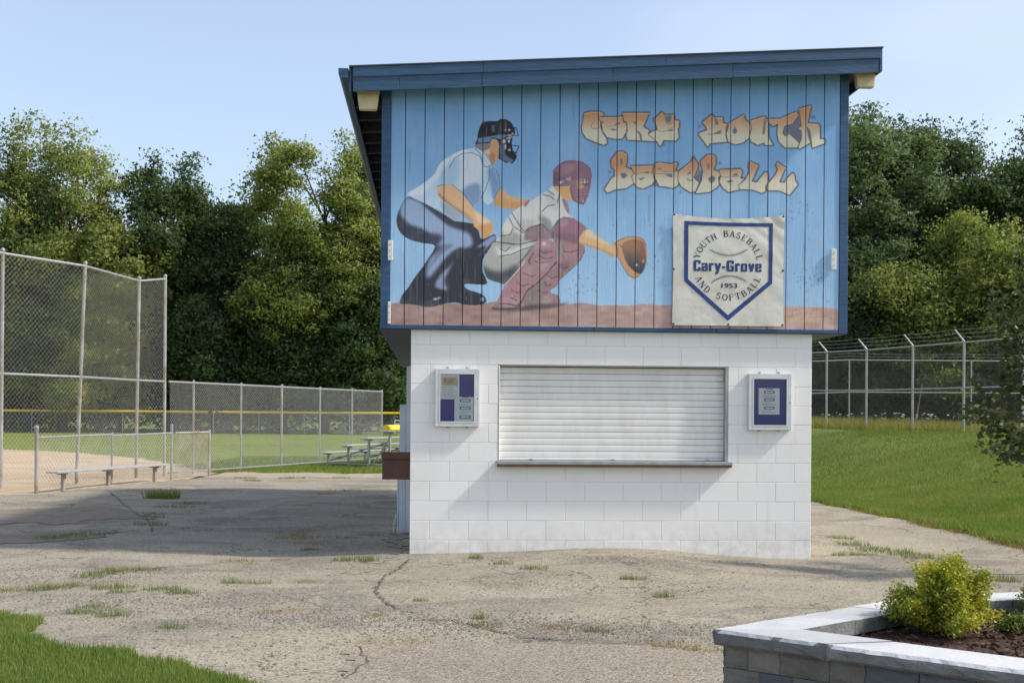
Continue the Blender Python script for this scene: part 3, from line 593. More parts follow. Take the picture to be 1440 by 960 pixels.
# ---- the catcher
far = fill(r5([(800, 190), (900, 180), (1030, 208), (1110, 255), (1125, 310), (1085, 405), (1000, 492), (880, 600), (832, 680), (770, 722), (775, 752), (848, 780), (867, 850), (830, 872), (700, 882), (560, 872), (465, 862), (525, 735), (640, 650), (830, 440), (836, 300)]), (158, 118, 122))
for q, c in (([(840, 240), (900, 230), (915, 320), (890, 400), (840, 390)], (146, 140, 134)), ([(540, 740), (640, 660), (720, 640), (700, 740), (600, 860), (500, 850)], (132, 122, 118)), ([(690, 810), (770, 770), (770, 860), (700, 870)], (164, 152, 146)), ([(900, 280), (1030, 250), (1060, 380), (920, 400)], (172, 122, 130)), ([(840, 460), (980, 430), (900, 560), (850, 620)], (138, 96, 104))):
    fill(r5(q), c, 2.0, clip=far, a=0.85)
for p in ([(890, 260), (915, 320), (892, 360), (905, 385)], [(845, 460), (920, 465)], [(880, 600), (1000, 492), (1085, 405), (1125, 310)], [(525, 735), (640, 648), (830, 440)]): stroke(r5(p), 1.0, (72, 62, 66), 0.7)
butt = fill(r5([(200, 222), (140, 285), (85, 390), (70, 470), (90, 560), (130, 612), (230, 645), (305, 655), (430, 510), (505, 430), (610, 250), (640, 208), (450, 240), (380, 252)]), (172, 170, 162))
fill(r5([(60, 470), (150, 520), (260, 530), (380, 480), (450, 470), (310, 670), (180, 650), (80, 590)]), (64, 66, 72), 3.0, clip=butt)
fill(r5([(200, 270), (320, 300), (480, 260), (600, 235), (440, 330), (260, 370), (210, 340)]), (206, 206, 204), 1.6, clip=butt)
for p in ([(200, 222), (380, 250), (450, 240), (640, 208)], [(240, 290), (300, 320), (350, 280)], [(240, 372), (370, 350), (480, 300), (600, 262)]): stroke(r5(p), 1.2, (66, 68, 72), 0.85)
fill(r5([(470, 430), (540, 350), (600, 262), (560, 290), (500, 370), (440, 440)]), (72, 72, 76), 1.0, a=0.8)
leg = fill(r5([(640, 218), (720, 198), (792, 220), (832, 300), (830, 430), (640, 640), (530, 722), (475, 830), (432, 902), (380, 912), (200, 915), (165, 902), (238, 790), (300, 662), (430, 520), (540, 370), (590, 270)]), (168, 122, 126))
for q, c, a in (([(600, 260), (700, 210), (770, 240), (740, 320), (640, 330)], (182, 136, 140), 0.9), ([(640, 290), (760, 300), (740, 350), (650, 360)], (140, 112, 112), 0.8), ([(640, 430), (760, 420), (700, 520), (650, 500)], (168, 152, 146), 0.8), ([(500, 470), (600, 480), (560, 600), (460, 640)], (166, 138, 134), 0.8), ([(380, 640), (480, 640), (420, 780), (320, 780)], (178, 120, 128), 0.8), ([(250, 800), (420, 800), (440, 880), (230, 900)], (186, 136, 140), 0.8), ([(540, 400), (590, 330), (620, 420), (560, 470)], (150, 128, 124), 0.7), ([(180, 880), (240, 860), (230, 915), (170, 915)], (128, 118, 114), 0.9)):
    fill(r5(q), c, 1.8, clip=leg, a=a)
for p in ([(300, 662), (430, 520), (505, 430)], ): stroke(r5(p), 1.4, (206, 200, 194), 0.8)
for p in ([(230, 860), (330, 866), (420, 885), (440, 860)], [(165, 905), (200, 917), (380, 914), (432, 904), (475, 830), (530, 722), (640, 640), (740, 540), (830, 430)], [(560, 450), (540, 420), (590, 340)], [(360, 800), (420, 830)]): stroke(r5(p), 1.6, (66, 52, 58), 0.85)
mr = random.Random(12)
for _ in range(150):
    x, y = mr.uniform(180, 1110), mr.uniform(200, 900); X0, Y0 = 670+x/7.382, 310+y/7.382
    fill([(X0+mr.uniform(-4, 4), Y0+mr.uniform(-4, 4)) for _k in range(5)], mr.choice([(190, 148, 150), (146, 138, 134), (122, 84, 94), (176, 168, 162), (196, 128, 132)]), 0.8, clip=np.maximum(leg, far), a=0.45)
for p in ([(640, 360), (720, 400), (800, 380)], [(600, 420), (650, 440), (760, 430)], [(480, 540), (560, 580), (620, 570)], [(420, 640), (480, 680), (540, 660)], [(360, 720), (430, 750), (470, 740)], [(650, 300), (700, 340), (790, 320)], [(900, 320), (980, 330), (1060, 300)], [(860, 480), (900, 500), (960, 480)], [(700, 640), (740, 680), (780, 660)], [(640, 720), (700, 760), (740, 740)], [(720, 560), (780, 600), (840, 580)]): stroke(r5(p), 1.3, (88, 64, 72), 0.8)
dot(670+700/7.382, 310+242/7.382, 2.6, 3, (214, 204, 216), 0.9, 0.8)
fill(r5([(160, 912), (440, 905), (560, 870), (830, 868), (960, 850), (800, 905), (440, 935), (200, 930)]), (62, 54, 58), 1.6, a=0.75)
jer = fill(r4([(690, 330), (640, 370), (560, 420), (480, 470), (390, 520), (320, 572), (285, 610), (240, 680), (218, 760), (178, 832), (260, 842), (380, 852), (450, 840), (530, 820), (690, 800), (705, 750), (730, 642), (790, 610), (878, 625), (835, 580), (800, 470), (748, 400)]), (204, 202, 198))
for q, c, s in (([(560, 600), (660, 640), (700, 780), (600, 700)], (120, 122, 118), 2.0), ([(380, 640), (540, 640), (440, 740), (380, 700)], (176, 174, 168), 2.0), ([(220, 760), (330, 740), (430, 830), (230, 850)], (150, 148, 138), 2.2), ([(640, 380), (740, 470), (720, 560), (640, 470)], (186, 186, 182), 1.6), ([(440, 740), (520, 690), (440, 830)], (110, 108, 104), 1.6), ([(250, 660), (320, 680), (300, 770), (240, 760)], (212, 208, 200), 1.4)):
    fill(r4(q), c, s, clip=jer, a=0.8)
fill(r4([(440, 745), (470, 710), (590, 675), (690, 790), (660, 808), (460, 820)]), (142, 110, 116), 0.6)
for p in ([(320, 575), (370, 660), (430, 740)], [(290, 610), (330, 690), (420, 752)], [(440, 745), (470, 708), (590, 672), (660, 735), (692, 800)], [(600, 410), (660, 420), (700, 450)], [(640, 370), (700, 410)], [(700, 500), (640, 510), (590, 560)], [(730, 642), (790, 610), (880, 627)], [(178, 832), (380, 855), (450, 838), (540, 820)], [(210, 780), (300, 770), (330, 710)], [(745, 400), (730, 480)], [(690, 790), (680, 720), (730, 642)]):
    stroke(r4(p), 1.3, (70, 70, 76), 0.85)
fill(r4([(430, 490), (470, 455), (478, 470), (440, 520)]), (168, 104, 100), 0.5)
fill(r4([(735, 645), (790, 612), (880, 625), (1000, 715), (960, 752), (930, 832), (900, 850), (730, 802), (692, 792), (700, 705)]), (152, 104, 118), 0.4)
fill(r4([(750, 650), (800, 630), (830, 660), (770, 700)]), (160, 140, 150), 1.5, a=0.8); fill(r4([(720, 750), (900, 770), (900, 845), (720, 800)]), (128, 92, 102), 1.5, a=0.8)
fill(r4([(770, 440), (815, 470), (835, 580), (800, 540)]), (150, 116, 126), 0.6)
stroke(r4([(735, 645), (700, 705), (692, 792)]), 1.0, (84, 70, 76), 0.8); stroke(r4([(1000, 715), (955, 755), (930, 835)]), 0.9, (96, 76, 84), 0.8)
fill(r4([(695, 335), (735, 335), (835, 330), (862, 440), (850, 462), (790, 445), (745, 400)]), (218, 160, 96))
cap = fill(r4([(692, 262), (695, 190), (740, 140), (800, 107), (880, 103), (960, 120), (1020, 170), (1036, 240), (1026, 340), (1000, 430), (970, 492), (930, 490), (868, 455), (840, 350), (828, 322), (735, 332), (690, 326)]), (142, 96, 112))
fill(r4([(760, 160), (840, 130), (900, 150), (840, 210), (780, 230)]), (164, 120, 134), 2.0, clip=cap); fill(r4([(850, 280), (900, 270), (1000, 320), (990, 430), (930, 480), (870, 440)]), (126, 80, 96), 1.5, clip=cap)
fill(r4([(690, 230), (730, 200), (740, 300), (692, 320)]), (116, 74, 92), 1.0, clip=cap)
for x, y, a, b, c in ((830, 266, 4.5, 1.8, (214, 206, 208)), (765, 292, 4, 2.2, (150, 150, 170)), (752, 300, 1.6, 1.6, (220, 216, 216)), (972, 290, 1.8, 3.4, (206, 204, 214)), (996, 292, 1.2, 3.4, (190, 196, 214)), (948, 340, 3.6, 3.2, (206, 140, 96)), (940, 305, 1.5, 2.6, (190, 150, 120)), (960, 465, 1.2, 1.6, (212, 200, 200))):
    dot(670+x/6.4, 210+y/6.4, a, b, c, 0.9)
for p in ([(692, 262), (735, 270), (800, 262), (900, 270)], [(692, 262), (695, 190), (740, 140), (800, 107), (880, 103), (960, 120), (1020, 170), (1036, 240)], [(840, 350), (868, 455), (930, 490), (970, 492)], [(690, 328), (828, 328)], [(985, 270), (1000, 320)]): stroke(r4(p), 0.9, (78, 50, 66), 0.75)
fill(r4([(850, 285), (930, 270), (940, 330), (1000, 345), (985, 420), (935, 478), (880, 440)]), (156, 116, 128), 0.8, clip=cap, a=0.8)
fill(r4([(905, 285), (958, 270), (962, 330), (930, 360), (908, 340)]), (206, 150, 112), 0.7, clip=cap, a=0.75)
for x in (962, 985, 1008): stroke(r4([(x, 262), (x+6, 322)]), 0.7, (72, 48, 62), 0.8)
for y in (285, 315): stroke(r4([(930, y), (1022, y-6)]), 0.7, (72, 48, 62), 0.8)
for y in (370, 400, 430): stroke(r4([(880, y), (1010, y-14)]), 0.6, (92, 56, 72), 0.6)
fill(r6([(225, 282), (330, 350), (430, 420), (520, 472), (562, 462), (592, 620), (520, 614), (420, 552), (330, 535), (240, 490), (135, 455), (130, 380)]), (222, 176, 122), 0.4)
fill(r6([(230, 285), (330, 352), (430, 422), (500, 470), (400, 450), (300, 400), (200, 360)]), (236, 204, 162), 1.2, a=0.7)
fill(r6([(135, 440), (240, 470), (420, 530), (560, 600), (520, 614), (420, 552), (240, 492), (135, 457)]), (196, 142, 84), 1.0, a=0.8)
mitt = fill(r6([(560, 455), (640, 405), (740, 375), (860, 380), (920, 418), (950, 480), (958, 600), (950, 690), (910, 800), (860, 862), (790, 882), (730, 842), (680, 770), (620, 650), (585, 600)]), (206, 150, 102))
fill(r6([(655, 490), (700, 432), (800, 405), (900, 425), (938, 520), (945, 690), (890, 825), (810, 800), (735, 725), (690, 640)]), (160, 104, 66), 0.8, c2=(58, 60, 76), yr=(345, 380))
fill(r6([(880, 440), (925, 460), (935, 600), (900, 640), (880, 560)]), (150, 88, 74), 1.2, a=0.6)
dot(800+830/8.73, 290+722/8.73, 2.0, 1.8, (206, 206, 210), 0.9, 0.5); dot(800+910/8.73, 290+672/8.73, 2.4, 2.6, (196, 138, 88), 0.9, 0.7)
for p in ([(560, 455), (640, 405), (740, 375), (860, 380), (920, 418), (950, 480)], [(655, 490), (690, 640), (735, 725), (810, 800)], [(560, 455), (600, 520), (600, 620)], [(585, 600), (620, 650), (680, 770), (730, 842), (790, 882), (860, 862)], [(600, 470), (660, 500)]): stroke(r6(p), 0.9, (86, 62, 52), 0.75)
# ---- the lettering
l1, l2, l3, l4 = Z(810, 140, 9), Z(970, 140, 7.2), Z(840, 205, 9), Z(970, 205, 9)
words = [
 (l1, (160, 172, 190), [[(100, 170), (200, 152), (300, 152), (350, 172), (348, 215), (275, 225), (312, 270), (312, 350), (340, 430), (385, 490), (397, 562), (350, 580), (250, 545), (130, 495), (80, 420), (72, 350), (90, 260)],
   [(280, 225), (590, 217), (602, 290), (640, 290), (655, 400), (620, 440), (590, 500), (490, 505), (390, 480), (335, 400), (322, 300)],
   [(585, 168), (932, 168), (855, 345), (932, 392), (915, 430), (990, 490), (1010, 535), (830, 525), (650, 515), (632, 450), (652, 400), (640, 292), (604, 268)],
   [(975, 255), (1088, 152), (1122, 192), (1245, 190), (1250, 262), (1308, 268), (1308, 358), (1290, 370), (1303, 480), (1270, 525), (1110, 520), (1066, 603), (1020, 530), (910, 440), (992, 388), (1030, 385), (1002, 290)]],
  [[(722, 285), (748, 272), (772, 290), (748, 312)], [(495, 308), (560, 292), (555, 314), (500, 322)], [(418, 378), (470, 368), (535, 384), (470, 394)], [(755, 402), (795, 400), (832, 450), (836, 522), (815, 520), (800, 440)], [(1128, 205), (1212, 200), (1195, 285), (1160, 302), (1140, 270)], [(1150, 398), (1226, 374), (1226, 402)], [(318, 262), (352, 288), (318, 318)], [(622, 290), (652, 330), (655, 400), (632, 420), (640, 350)]],
  [[(215, 285), (190, 340), (212, 368), (285, 366), (312, 335)], [(395, 345), (490, 330), (560, 300)], [(1035, 385), (1080, 410), (1150, 398), (1225, 352)], [(1112, 195), (1140, 290), (1170, 318), (1212, 300)]]),
 (l2, (160, 178, 198), [[(120, 235), (225, 147), (250, 182), (333, 178), (340, 240), (382, 246), (368, 300), (365, 370), (382, 432), (205, 448), (186, 488), (86, 355), (100, 335), (172, 310), (160, 275)],
   [(395, 240), (553, 152), (560, 200), (627, 260), (615, 380), (540, 440), (460, 460), (388, 430), (368, 345), (385, 300)],
   [(608, 216), (755, 168), (800, 212), (800, 380), (848, 465), (760, 465), (750, 440), (690, 465), (620, 430), (602, 382), (627, 290)],
   [(780, 195), (910, 195), (1080, 122), (1112, 160), (1040, 250), (962, 270), (940, 340), (965, 370), (1010, 345), (1110, 440), (1090, 490), (960, 490), (900, 430), (882, 350), (890, 250), (845, 275), (800, 240)],
   [(1105, 92), (1235, 57), (1196, 240), (1300, 246), (1320, 270), (1320, 400), (1373, 400), (1373, 445), (1240, 495), (1220, 330), (1190, 280), (1196, 320), (1222, 440), (1110, 505), (1095, 480), (1130, 400), (1130, 320), (1092, 295), (1130, 270)]],
  [[(235, 352), (316, 308), (316, 350)], [(246, 190), (268, 190), (292, 248), (266, 266)], [(430, 318), (455, 274), (482, 308), (470, 345), (445, 350)], [(755, 190), (772, 205), (760, 348), (735, 352)], [(962, 278), (1048, 250), (1112, 172), (1130, 276), (1090, 296), (1130, 325), (1112, 430), (1018, 345), (966, 372), (942, 342)], [(1184, 288), (1215, 302), (1232, 400), (1226, 452), (1196, 370)], [(355, 285), (382, 280), (370, 320)]],
  [[(185, 352), (240, 350), (316, 312)], [(365, 300), (365, 370), (382, 432)], [(627, 262), (600, 385)]]),
 (l3, (230, 238, 256), [[(172, 180), (250, 76), (320, 72), (380, 112), (380, 190), (360, 270), (440, 310), (465, 350), (460, 480), (370, 540), (220, 560), (125, 603), (86, 550), (190, 395), (216, 390), (214, 300), (176, 278)],
   [(415, 255), (708, 250), (700, 340), (725, 440), (690, 500), (650, 515), (580, 545), (510, 530), (466, 480), (430, 390), (465, 350)],
   [(725, 226), (780, 211), (930, 232), (1005, 206), (1024, 236), (986, 310), (1030, 330), (1025, 500), (960, 540), (850, 520), (780, 515), (745, 440), (706, 360), (715, 270)],
   [(1030, 320), (1100, 270), (1190, 200), (1210, 132), (1280, 232), (1270, 300), (1222, 400), (1290, 470), (1250, 580), (1180, 595), (1060, 520), (1020, 440), (1020, 370)]],
  [[(288, 350), (350, 345), (380, 375), (350, 412), (312, 412)], [(282, 165), (312, 160), (322, 225), (300, 245)], [(515, 412), (612, 404), (550, 440)], [(578, 338), (656, 320), (648, 352)], [(748, 296), (790, 280), (830, 312)], [(856, 364), (950, 360), (950, 406), (900, 392)], [(705, 512), (737, 450), (770, 512)], [(1128, 362), (1182, 320), (1182, 362)], [(1118, 414), (1182, 436), (1216, 420), (1200, 442), (1160, 446)], [(1238, 400), (1290, 310), (1322, 320), (1336, 430), (1290, 470)]],
  [[(500, 360), (560, 340), (700, 338)], [(706, 352), (830, 356), (950, 358)], [(830, 330), (985, 330)], [(440, 320), (470, 345), (500, 372)]]),
 (l4, (230, 238, 258), [[(132, 190), (220, 112), (310, 117), (335, 150), (330, 240), (302, 300), (370, 330), (400, 370), (362, 402), (372, 500), (330, 540), (250, 590), (68, 608), (150, 440), (165, 320), (142, 250)],
   [(370, 302), (640, 292), (673, 330), (642, 410), (700, 415), (620, 500), (625, 560), (490, 590), (420, 540), (372, 460), (390, 385)],
   [(760, 197), (878, 250), (787, 450), (850, 460), (950, 327), (990, 342), (1000, 450), (960, 510), (960, 580), (910, 603), (800, 560), (630, 555), (615, 500), (700, 430), (752, 330), (740, 250)],
   [(1105, 202), (1213, 280), (1137, 460), (1200, 465), (1216, 430), (1300, 337), (1328, 370), (1340, 450), (1372, 490), (1265, 628), (1130, 570), (977, 570), (972, 500), (1080, 370), (1112, 300), (1087, 250)]],
  [[(230, 425), (262, 385), (310, 384), (328, 420), (300, 460), (258, 472)], [(222, 230), (248, 222), (246, 290), (226, 300)], [(458, 456), (500, 436), (558, 450), (500, 472)], [(528, 372), (602, 342), (602, 382)]],
  [[(395, 390), (470, 400), (620, 385)], [(615, 500), (700, 418)], [(970, 500), (1000, 455)]])]
OUT = (70, 74, 88)
for zf, (ya, yb, yc), letters, holes, lines in words:
    for q in letters: fill(zf(q), OUT, 0.3, sm=False, grow=1.0)
    for q in letters:
        m_ = fill(zf(q), (206, 138, 88), 0.2, sm=False)
        w_ = (sstep((PY-ya)/(yc-ya))*m_)[..., None]
        IMG[:] = IMG*(1-w_)+c255((212, 203, 176))*w_
        stroke(zf(q), 1.0, (84, 68, 66), 0.9, closed=True)
        top = [p for p in zf(q)]
        for a_, b_ in zip(top, top[1:]):
            if abs(b_[0]-a_[0]) > 1.2*abs(b_[1]-a_[1]) and a_[1] < yb and b_[0] > a_[0]: stroke([(a_[0], a_[1]+1.1), (b_[0], b_[1]+1.1)], 0.7, (238, 214, 194), 0.85)
    for q in holes: fill(zf(q), (104, 106, 122), 0.3, sm=False)
    for q in lines: stroke(zf(q), 0.8, (112, 94, 88), 0.85)
for x, y, r_ in ((933, 203.5, 2.6), (1143.5, 165, 3.3), (1012, 229.5, 2.6), (852.5, 160.5, 1.2), (984, 178, 2), (1142, 158.5, 1), (857, 242, 2.2), (930.8, 209, 0.9), (957, 270, 1.6)): dot(x, y, r_, r_, (88, 112, 142), 0.75, 0.6)
# ---- the painter's scrawl
sg = Z(1090, 420, 14.4); SC = (226, 186, 130)
fill(sg([(200, 330), (560, 240), (900, 250), (900, 500), (580, 510), (520, 470), (260, 510)]), (206, 150, 104), 1.5, a=0.35)
for p in ([(200, 330), (420, 270), (560, 240), (740, 222)], [(205, 345), (240, 400), (200, 400)], [(240, 400), (270, 500), (300, 420)], [(310, 400), (330, 500), (350, 380), (370, 480), (390, 370)], [(400, 480), (420, 350), (440, 450), (470, 340)], [(500, 250), (495, 520)], [(560, 250), (570, 480), (640, 380)], [(600, 500), (640, 360), (690, 490), (700, 390)], [(700, 490), (730, 400), (760, 480)], [(770, 380), (770, 490), (850, 400), (860, 500)], [(640, 300), (720, 260), (760, 290), (890, 300)], [(640, 340), (760, 330), (880, 350)], [(850, 410), (960, 394), (1100, 386)], [(890, 260), (780, 262)]):
    stroke(sg(p), 0.9, SC, 0.75)
# ---- peeled flecks
pr = random.Random(5)
for _ in range(330):
    x = 560+620*pr.random()**0.6; y = 170+285*pr.random()**0.55
    ll = pr.uniform(0.6, 3.2); stroke([(x, y), (x+pr.gauss(0, 0.5), y+ll)], pr.uniform(0.3, 0.9), pr.choice([(84, 110, 140), (100, 104, 110), (190, 205, 220)]), pr.uniform(0.3, 0.8))
for x0, y0, n in ((1140, 388, 40), (905, 372, 14), (968, 396, 16), (815, 400, 26), (760, 420, 10), (1120, 300, 20)):
    for _ in range(n):
        x = x0+pr.gauss(0, 12); y = y0+pr.gauss(0, 9); stroke([(x, y), (x+pr.gauss(0, 0.8), y+pr.uniform(0.8, 3))], pr.uniform(0.4, 1.1), (78, 96, 122), pr.uniform(0.4, 0.9))
stroke([(912.5, 275), (912.8, 312)], 1.0, (70, 100, 136), 0.8); dot(913.8, 316, 1.3, 2.4, (150, 150, 150), 0.9)
IMG = np.clip(IMG, 4, 255)/255.0
gr_ = IMG.mean(-1, keepdims=True); IMG = np.clip((IMG*0.86+gr_*0.14)*0.95+0.052, 0, 1)
LIN = np.where(IMG <= 0.04045, IMG/12.92, ((IMG+0.055)/1.055)**2.4)*1.04

# ================================================================ THE BUILDING
BX, BY, BRZ = -1.057, 13.16, R(3.65)
B_LABEL = 'two storey ballpark building, white block base under blue wooden upper floor with a painted mural'
bld = empty('ballpark_building', (BX, BY, 0), BRZ); tag(bld, B_LABEL, 'building')
cb, sb = math.cos(BRZ), math.sin(BRZ)
def b2w(u, v, z): return BX+u*cb-v*sb, BY+u*sb+v*cb, z
def bproj(u, v, z): return proj(*b2w(u, v, z))
def wall_hit(px, py, v):          # pixel on the wall plane at local depth v -> (u, z)
    r = ray(px, py); n = Vector((-sb, cb, 0)); o = Vector(b2w(0, v, 0)); c = Vector((0, 0, CAMZ))
    p = c+r*((o-c).dot(n)/r.dot(n)); d = p-Vector((BX, BY, 0)); return d.x*cb+d.y*sb, p.z
BW, BD, ZT = 4.245, 10.2, 2.372
uL, uR, wz0, wz1 = 0.918, 3.345, 0.985, 2.0008
core = MB()
core.box(0.004, uL-0.012, 0.0035, 0.2, -0.3, ZT).box(uR+0.012, BW-0.004, 0.0035, 0.2, -0.3, ZT)
core.box(uL-0.012, uR+0.012, 0.0035, 0.2, -0.3, wz0-0.002).box(uL-0.012, uR+0.012, 0.0035, 0.2, wz1+0.002, ZT)
wall = core.build('block_wall', M['mortar'], bld)
MB().box(0.006, 0.2, 0.2, BD, -0.3, ZT).build('side_wall', M['block'], bld)
MB().box(BW-0.2, BW-0.006, 0.2, BD, -0.3, ZT).build('side_wall', M['block'], bld)
MB().box(0.2, BW-0.2, BD-0.2, BD, -0.3, ZT).build('rear_wall', M['block'], bld)
bl_cache = {}
prs = random.Random(3)
def put_block(u0, u1, z0, z1):
    key = (round(u1-u0, 3), round(z1-z0, 3))
    if key not in bl_cache:
        bl_cache[key] = MB().box(0.0018, u1-u0-0.0018, 0, 0.09, 0.0018, z1-z0-0.0018).mesh('concrete_block', 0.0036, 1)
    o = link('concrete_block', bl_cache[key], M['block'], wall, (u0, prs.uniform(0, 0.0014), z0))
CH = 0.2032
for r in range(-1, 11):
    z0 = 0.172+r*CH; z1 = z0+CH
    if r == 10: z1 = ZT-0.004
    off = 0.0 if (r+1) % 2 == 0 else -0.2032
    u = off
    while u < BW-0.01:
        a, b = max(u, 0), min(u+0.4064, BW)
        segs = [(a, b)]
        if wz0-0.01 < (z0+z1)/2 < wz1:
            segs = [(x, y) for x, y in ((a, min(b, uL)), (max(a, uR), b)) if y-x > 0.02]
        for x, y in segs: put_block(x, y, z0, z1)
        u += 0.4064
# roller shutter in its opening
shut = empty('roller_shutter', (0, 0, 0), 0, bld)
nsl = 14; zs0, zs1 = 1.035, 1.985; hs = (zs1-zs0)/nsl
prof = [(0.092, 0.0), (0.0832, 0.002), (0.082, hs*0.3), (0.081, hs*0.5), (0.082, hs*0.8), (0.0829, hs-0.006), (0.090, hs-0.0025), (0.112, hs-0.0025), (0.112, 0.0)]
slm = MB().extr([(p[0], p[1]) for p in prof], 0, uL+0.012, uR-0.030).mesh('slat')
for k in range(nsl): link('slat', slm, M['slat'], shut, (0, prs.uniform(-0.001, 0.001), zs0+k*hs))
MB().box(uL+0.012, uR-0.03, 0.072, 0.108, wz0+0.022, zs0-0.003).build('bottom_bar', M['slat'], shut, 0.004)
for uu in (uL+0.35, (uL+uR)/2, uR-0.2): MB().box(uu-0.02, uu+0.02, 0.055, 0.071, wz0+0.024, wz0+0.034).build('pull_handle', M['galv'], shut, 0.002)
MB().box(uR-0.11, uR-0.036, 0.06, 0.078, 1.86, 1.885).build('slide_bolt', M['slat'], shut, 0.003)
MB().box(uL+0.016, uL+0.05, 0.06, 0.078, 1.85, 1.88).build('slide_bolt', M['slat'], shut, 0.003)
fr = MB().box(uR-0.030, uR-0.002, -0.004, 0.15, wz0+0.022, wz1-0.012); fr.build('guide_rail', M['galv'], shut, 0.002)
MB().box(uL+0.002, uL+0.012, -0.003, 0.15, wz0+0.022, wz1-0.012).build('guide_rail', M['slat'], shut, 0.002)
MB().box(uL+0.001, uR-0.001, 0.002, 0.15, wz1-0.011, wz1-0.001).build('head_rail', M['galv'], shut, 0.002)
MB().box(uL-0.01, uR+0.01, 0.13, 0.19, wz0, wz1).build('shutter_backing', M['dark_soffit'], shut)
sill = MB().box(uL-0.02, uR+0.03, -0.105, 0.15, wz0-0.018, wz0+0.018).build('window_sill', M['galv'], bld, 0.004)
MB().box(uL-0.015, uR+0.025, -0.095, -0.001, wz0-0.045, wz0-0.020).build('sill_angle', simple('rusty_brown_angle', (0.16, 0.10, 0.07), None, 12), sill)

# upper storey
U0, U1, Z0 = -0.315, 4.60, 2.40
def zr(u): return 4.985+0.0604*(u+0.69)
VF = -0.06                          # face of the siding boards
up = MB(); zt = lambda u: zr(u)-0.13
up.hexa([(U0+0.02, VF+0.020, ZT+0.003), (U1-0.02, VF+0.020, ZT+0.003), (U1-0.02, BD, ZT+0.003), (U0+0.02, BD, ZT+0.003)],
        [(U0+0.02, VF+0.020, zt(U0)), (U1-0.02, VF+0.020, zt(U1)), (U1-0.02, BD, zt(U1)), (U0+0.02, BD, zt(U0))])
upper = up.build('upper_wall', M['groove'], bld)
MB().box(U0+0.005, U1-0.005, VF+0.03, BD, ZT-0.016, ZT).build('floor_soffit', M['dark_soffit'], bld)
def mk_mural():
    m, nt, b = mat_new('mural_paint'); at_ = N(nt, 'ShaderNodeAttribute'); at_.attribute_name = 'paint'
    ge = N(nt, 'ShaderNodeNewGeometry'); mp = N(nt, 'ShaderNodeMapping'); mp.inputs['Scale'].default_value = (14, 14, 0.7); L(nt, ge.outputs['Position'], mp.inputs['Vector'])
    g = nz(nt, mp.outputs[0], 3.0, 7.0, 0.65); w = nz(nt, ge.outputs['Position'], 2.2, 5.0, 0.6)
    c = mixrgb(nt, at_.outputs['Color'], (0.42, 0.45, 0.47), ramp(nt, g, 0.55, 0.80, 0, 0.35))
    c = mixrgb(nt, c, (0.09, 0.12, 0.16), ramp(nt, g, 0.42, 0.24, 0, 0.45))
    c = mixrgb(nt, c, (0.62, 0.68, 0.72), ramp(nt, w, 0.55, 0.8, 0, 0.16))
    L(nt, c, b.inputs['Base Color']); b.inputs['Roughness'].default_value = 0.55; b.inputs['Specular IOR Level'].default_value = 0.3
    bump(nt, b, mp.outputs[0], 7.0, 0.45, 0.006, 6.0); return m
M['mural'] = mk_mural()
siding = upper
tl, tr = U0+0.095, U1-0.09          # inner edges of the corner trims
pitch = 0.2005
gl = [tl]+[x for x in (wall_hit(569.5, 300, VF)[0]+pitch*k for k in range(30)) if tl+0.03 < x < tr-0.03]+[tr]
def sample(px, py):
    fx = np.clip((px-MX0)*MS-0.5, 0, mw-1.001); fy = np.clip((py-MY0)*MS-0.5, 0, mh-1.001); ix, iy = fx.astype(int), fy.astype(int)
    u, v = (fx-ix)[..., None], (fy-iy)[..., None]
    return (LIN[iy, ix]*(1-u)+LIN[iy, ix+1]*u)*(1-v)+(LIN[iy+1, ix]*(1-u)+LIN[iy+1, ix+1]*u)*v
for k, (a, b) in enumerate(zip(gl, gl[1:])):
    a, b = a+0.0045, b-0.0045; ztop = min(zt(a), zt(b))-0.02; vf = VF+prs.uniform(-0.002, 0.0015)
    Vs, Cs, Fs, n0 = [], [], [], 0
    zbands = np.linspace(Z0+0.001, ztop, 62)
    for z0, z1 in zip(zbands, zbands[1:]):
        uu = np.linspace(a, b, 41); zz = np.linspace(z0, z1, 10); UU, ZZ = np.meshgrid(uu, zz)
        C = sample(*bproj(UU, vf, ZZ))
        if C.reshape(-1, 3).std(0).max() < 0.010:
            uu = np.linspace(a, b, 3); zz = np.array([z0, z1]); UU, ZZ = np.meshgrid(uu, zz); C = sample(*bproj(UU, vf, ZZ))
        nx, ny = len(uu), len(zz)
        Vs.append(np.stack([UU, np.full(UU.shape, vf), ZZ], -1).reshape(-1, 3)); Cs.append(C.reshape(-1, 3))
        i = np.arange(nx-1)[None]+np.arange(ny-1)[:, None]*nx
        Fs.append(np.stack([i, i+1, i+nx+1, i+nx], -1).reshape(-1, 4)+n0); n0 += nx*ny
    # edges of the board, turned back into the groove
    e = [(a, vf, Z0), (b, vf, Z0), (b, vf, ztop), (a, vf, ztop)]; e2 = [(x, VF+0.019, z) for x, _, z in e]
    Vs.append(np.array(e+e2)); ce = sample(*[np.array(q) for q in bproj(np.array([a, b, b, a]), vf, np.array([Z0, Z0, ztop, ztop]))]); Cs.append(np.concatenate([ce, ce]))
    Fs.append(np.array([(0, 4, 5, 1), (1, 5, 6, 2), (2, 6, 7, 3), (3, 7, 4, 0)])+n0)
    V = np.concatenate(Vs); C = np.concatenate(Cs)
    me = mesh_np('siding_board', V, np.concatenate(Fs))
    at_ = me.color_attributes.new('paint', 'FLOAT_COLOR', 'POINT'); at_.data.foreach_set('color', np.concatenate([C, np.ones((len(C), 1))], 1).astype(np.float32).ravel())
    link('siding_board', me, M['mural'], siding)
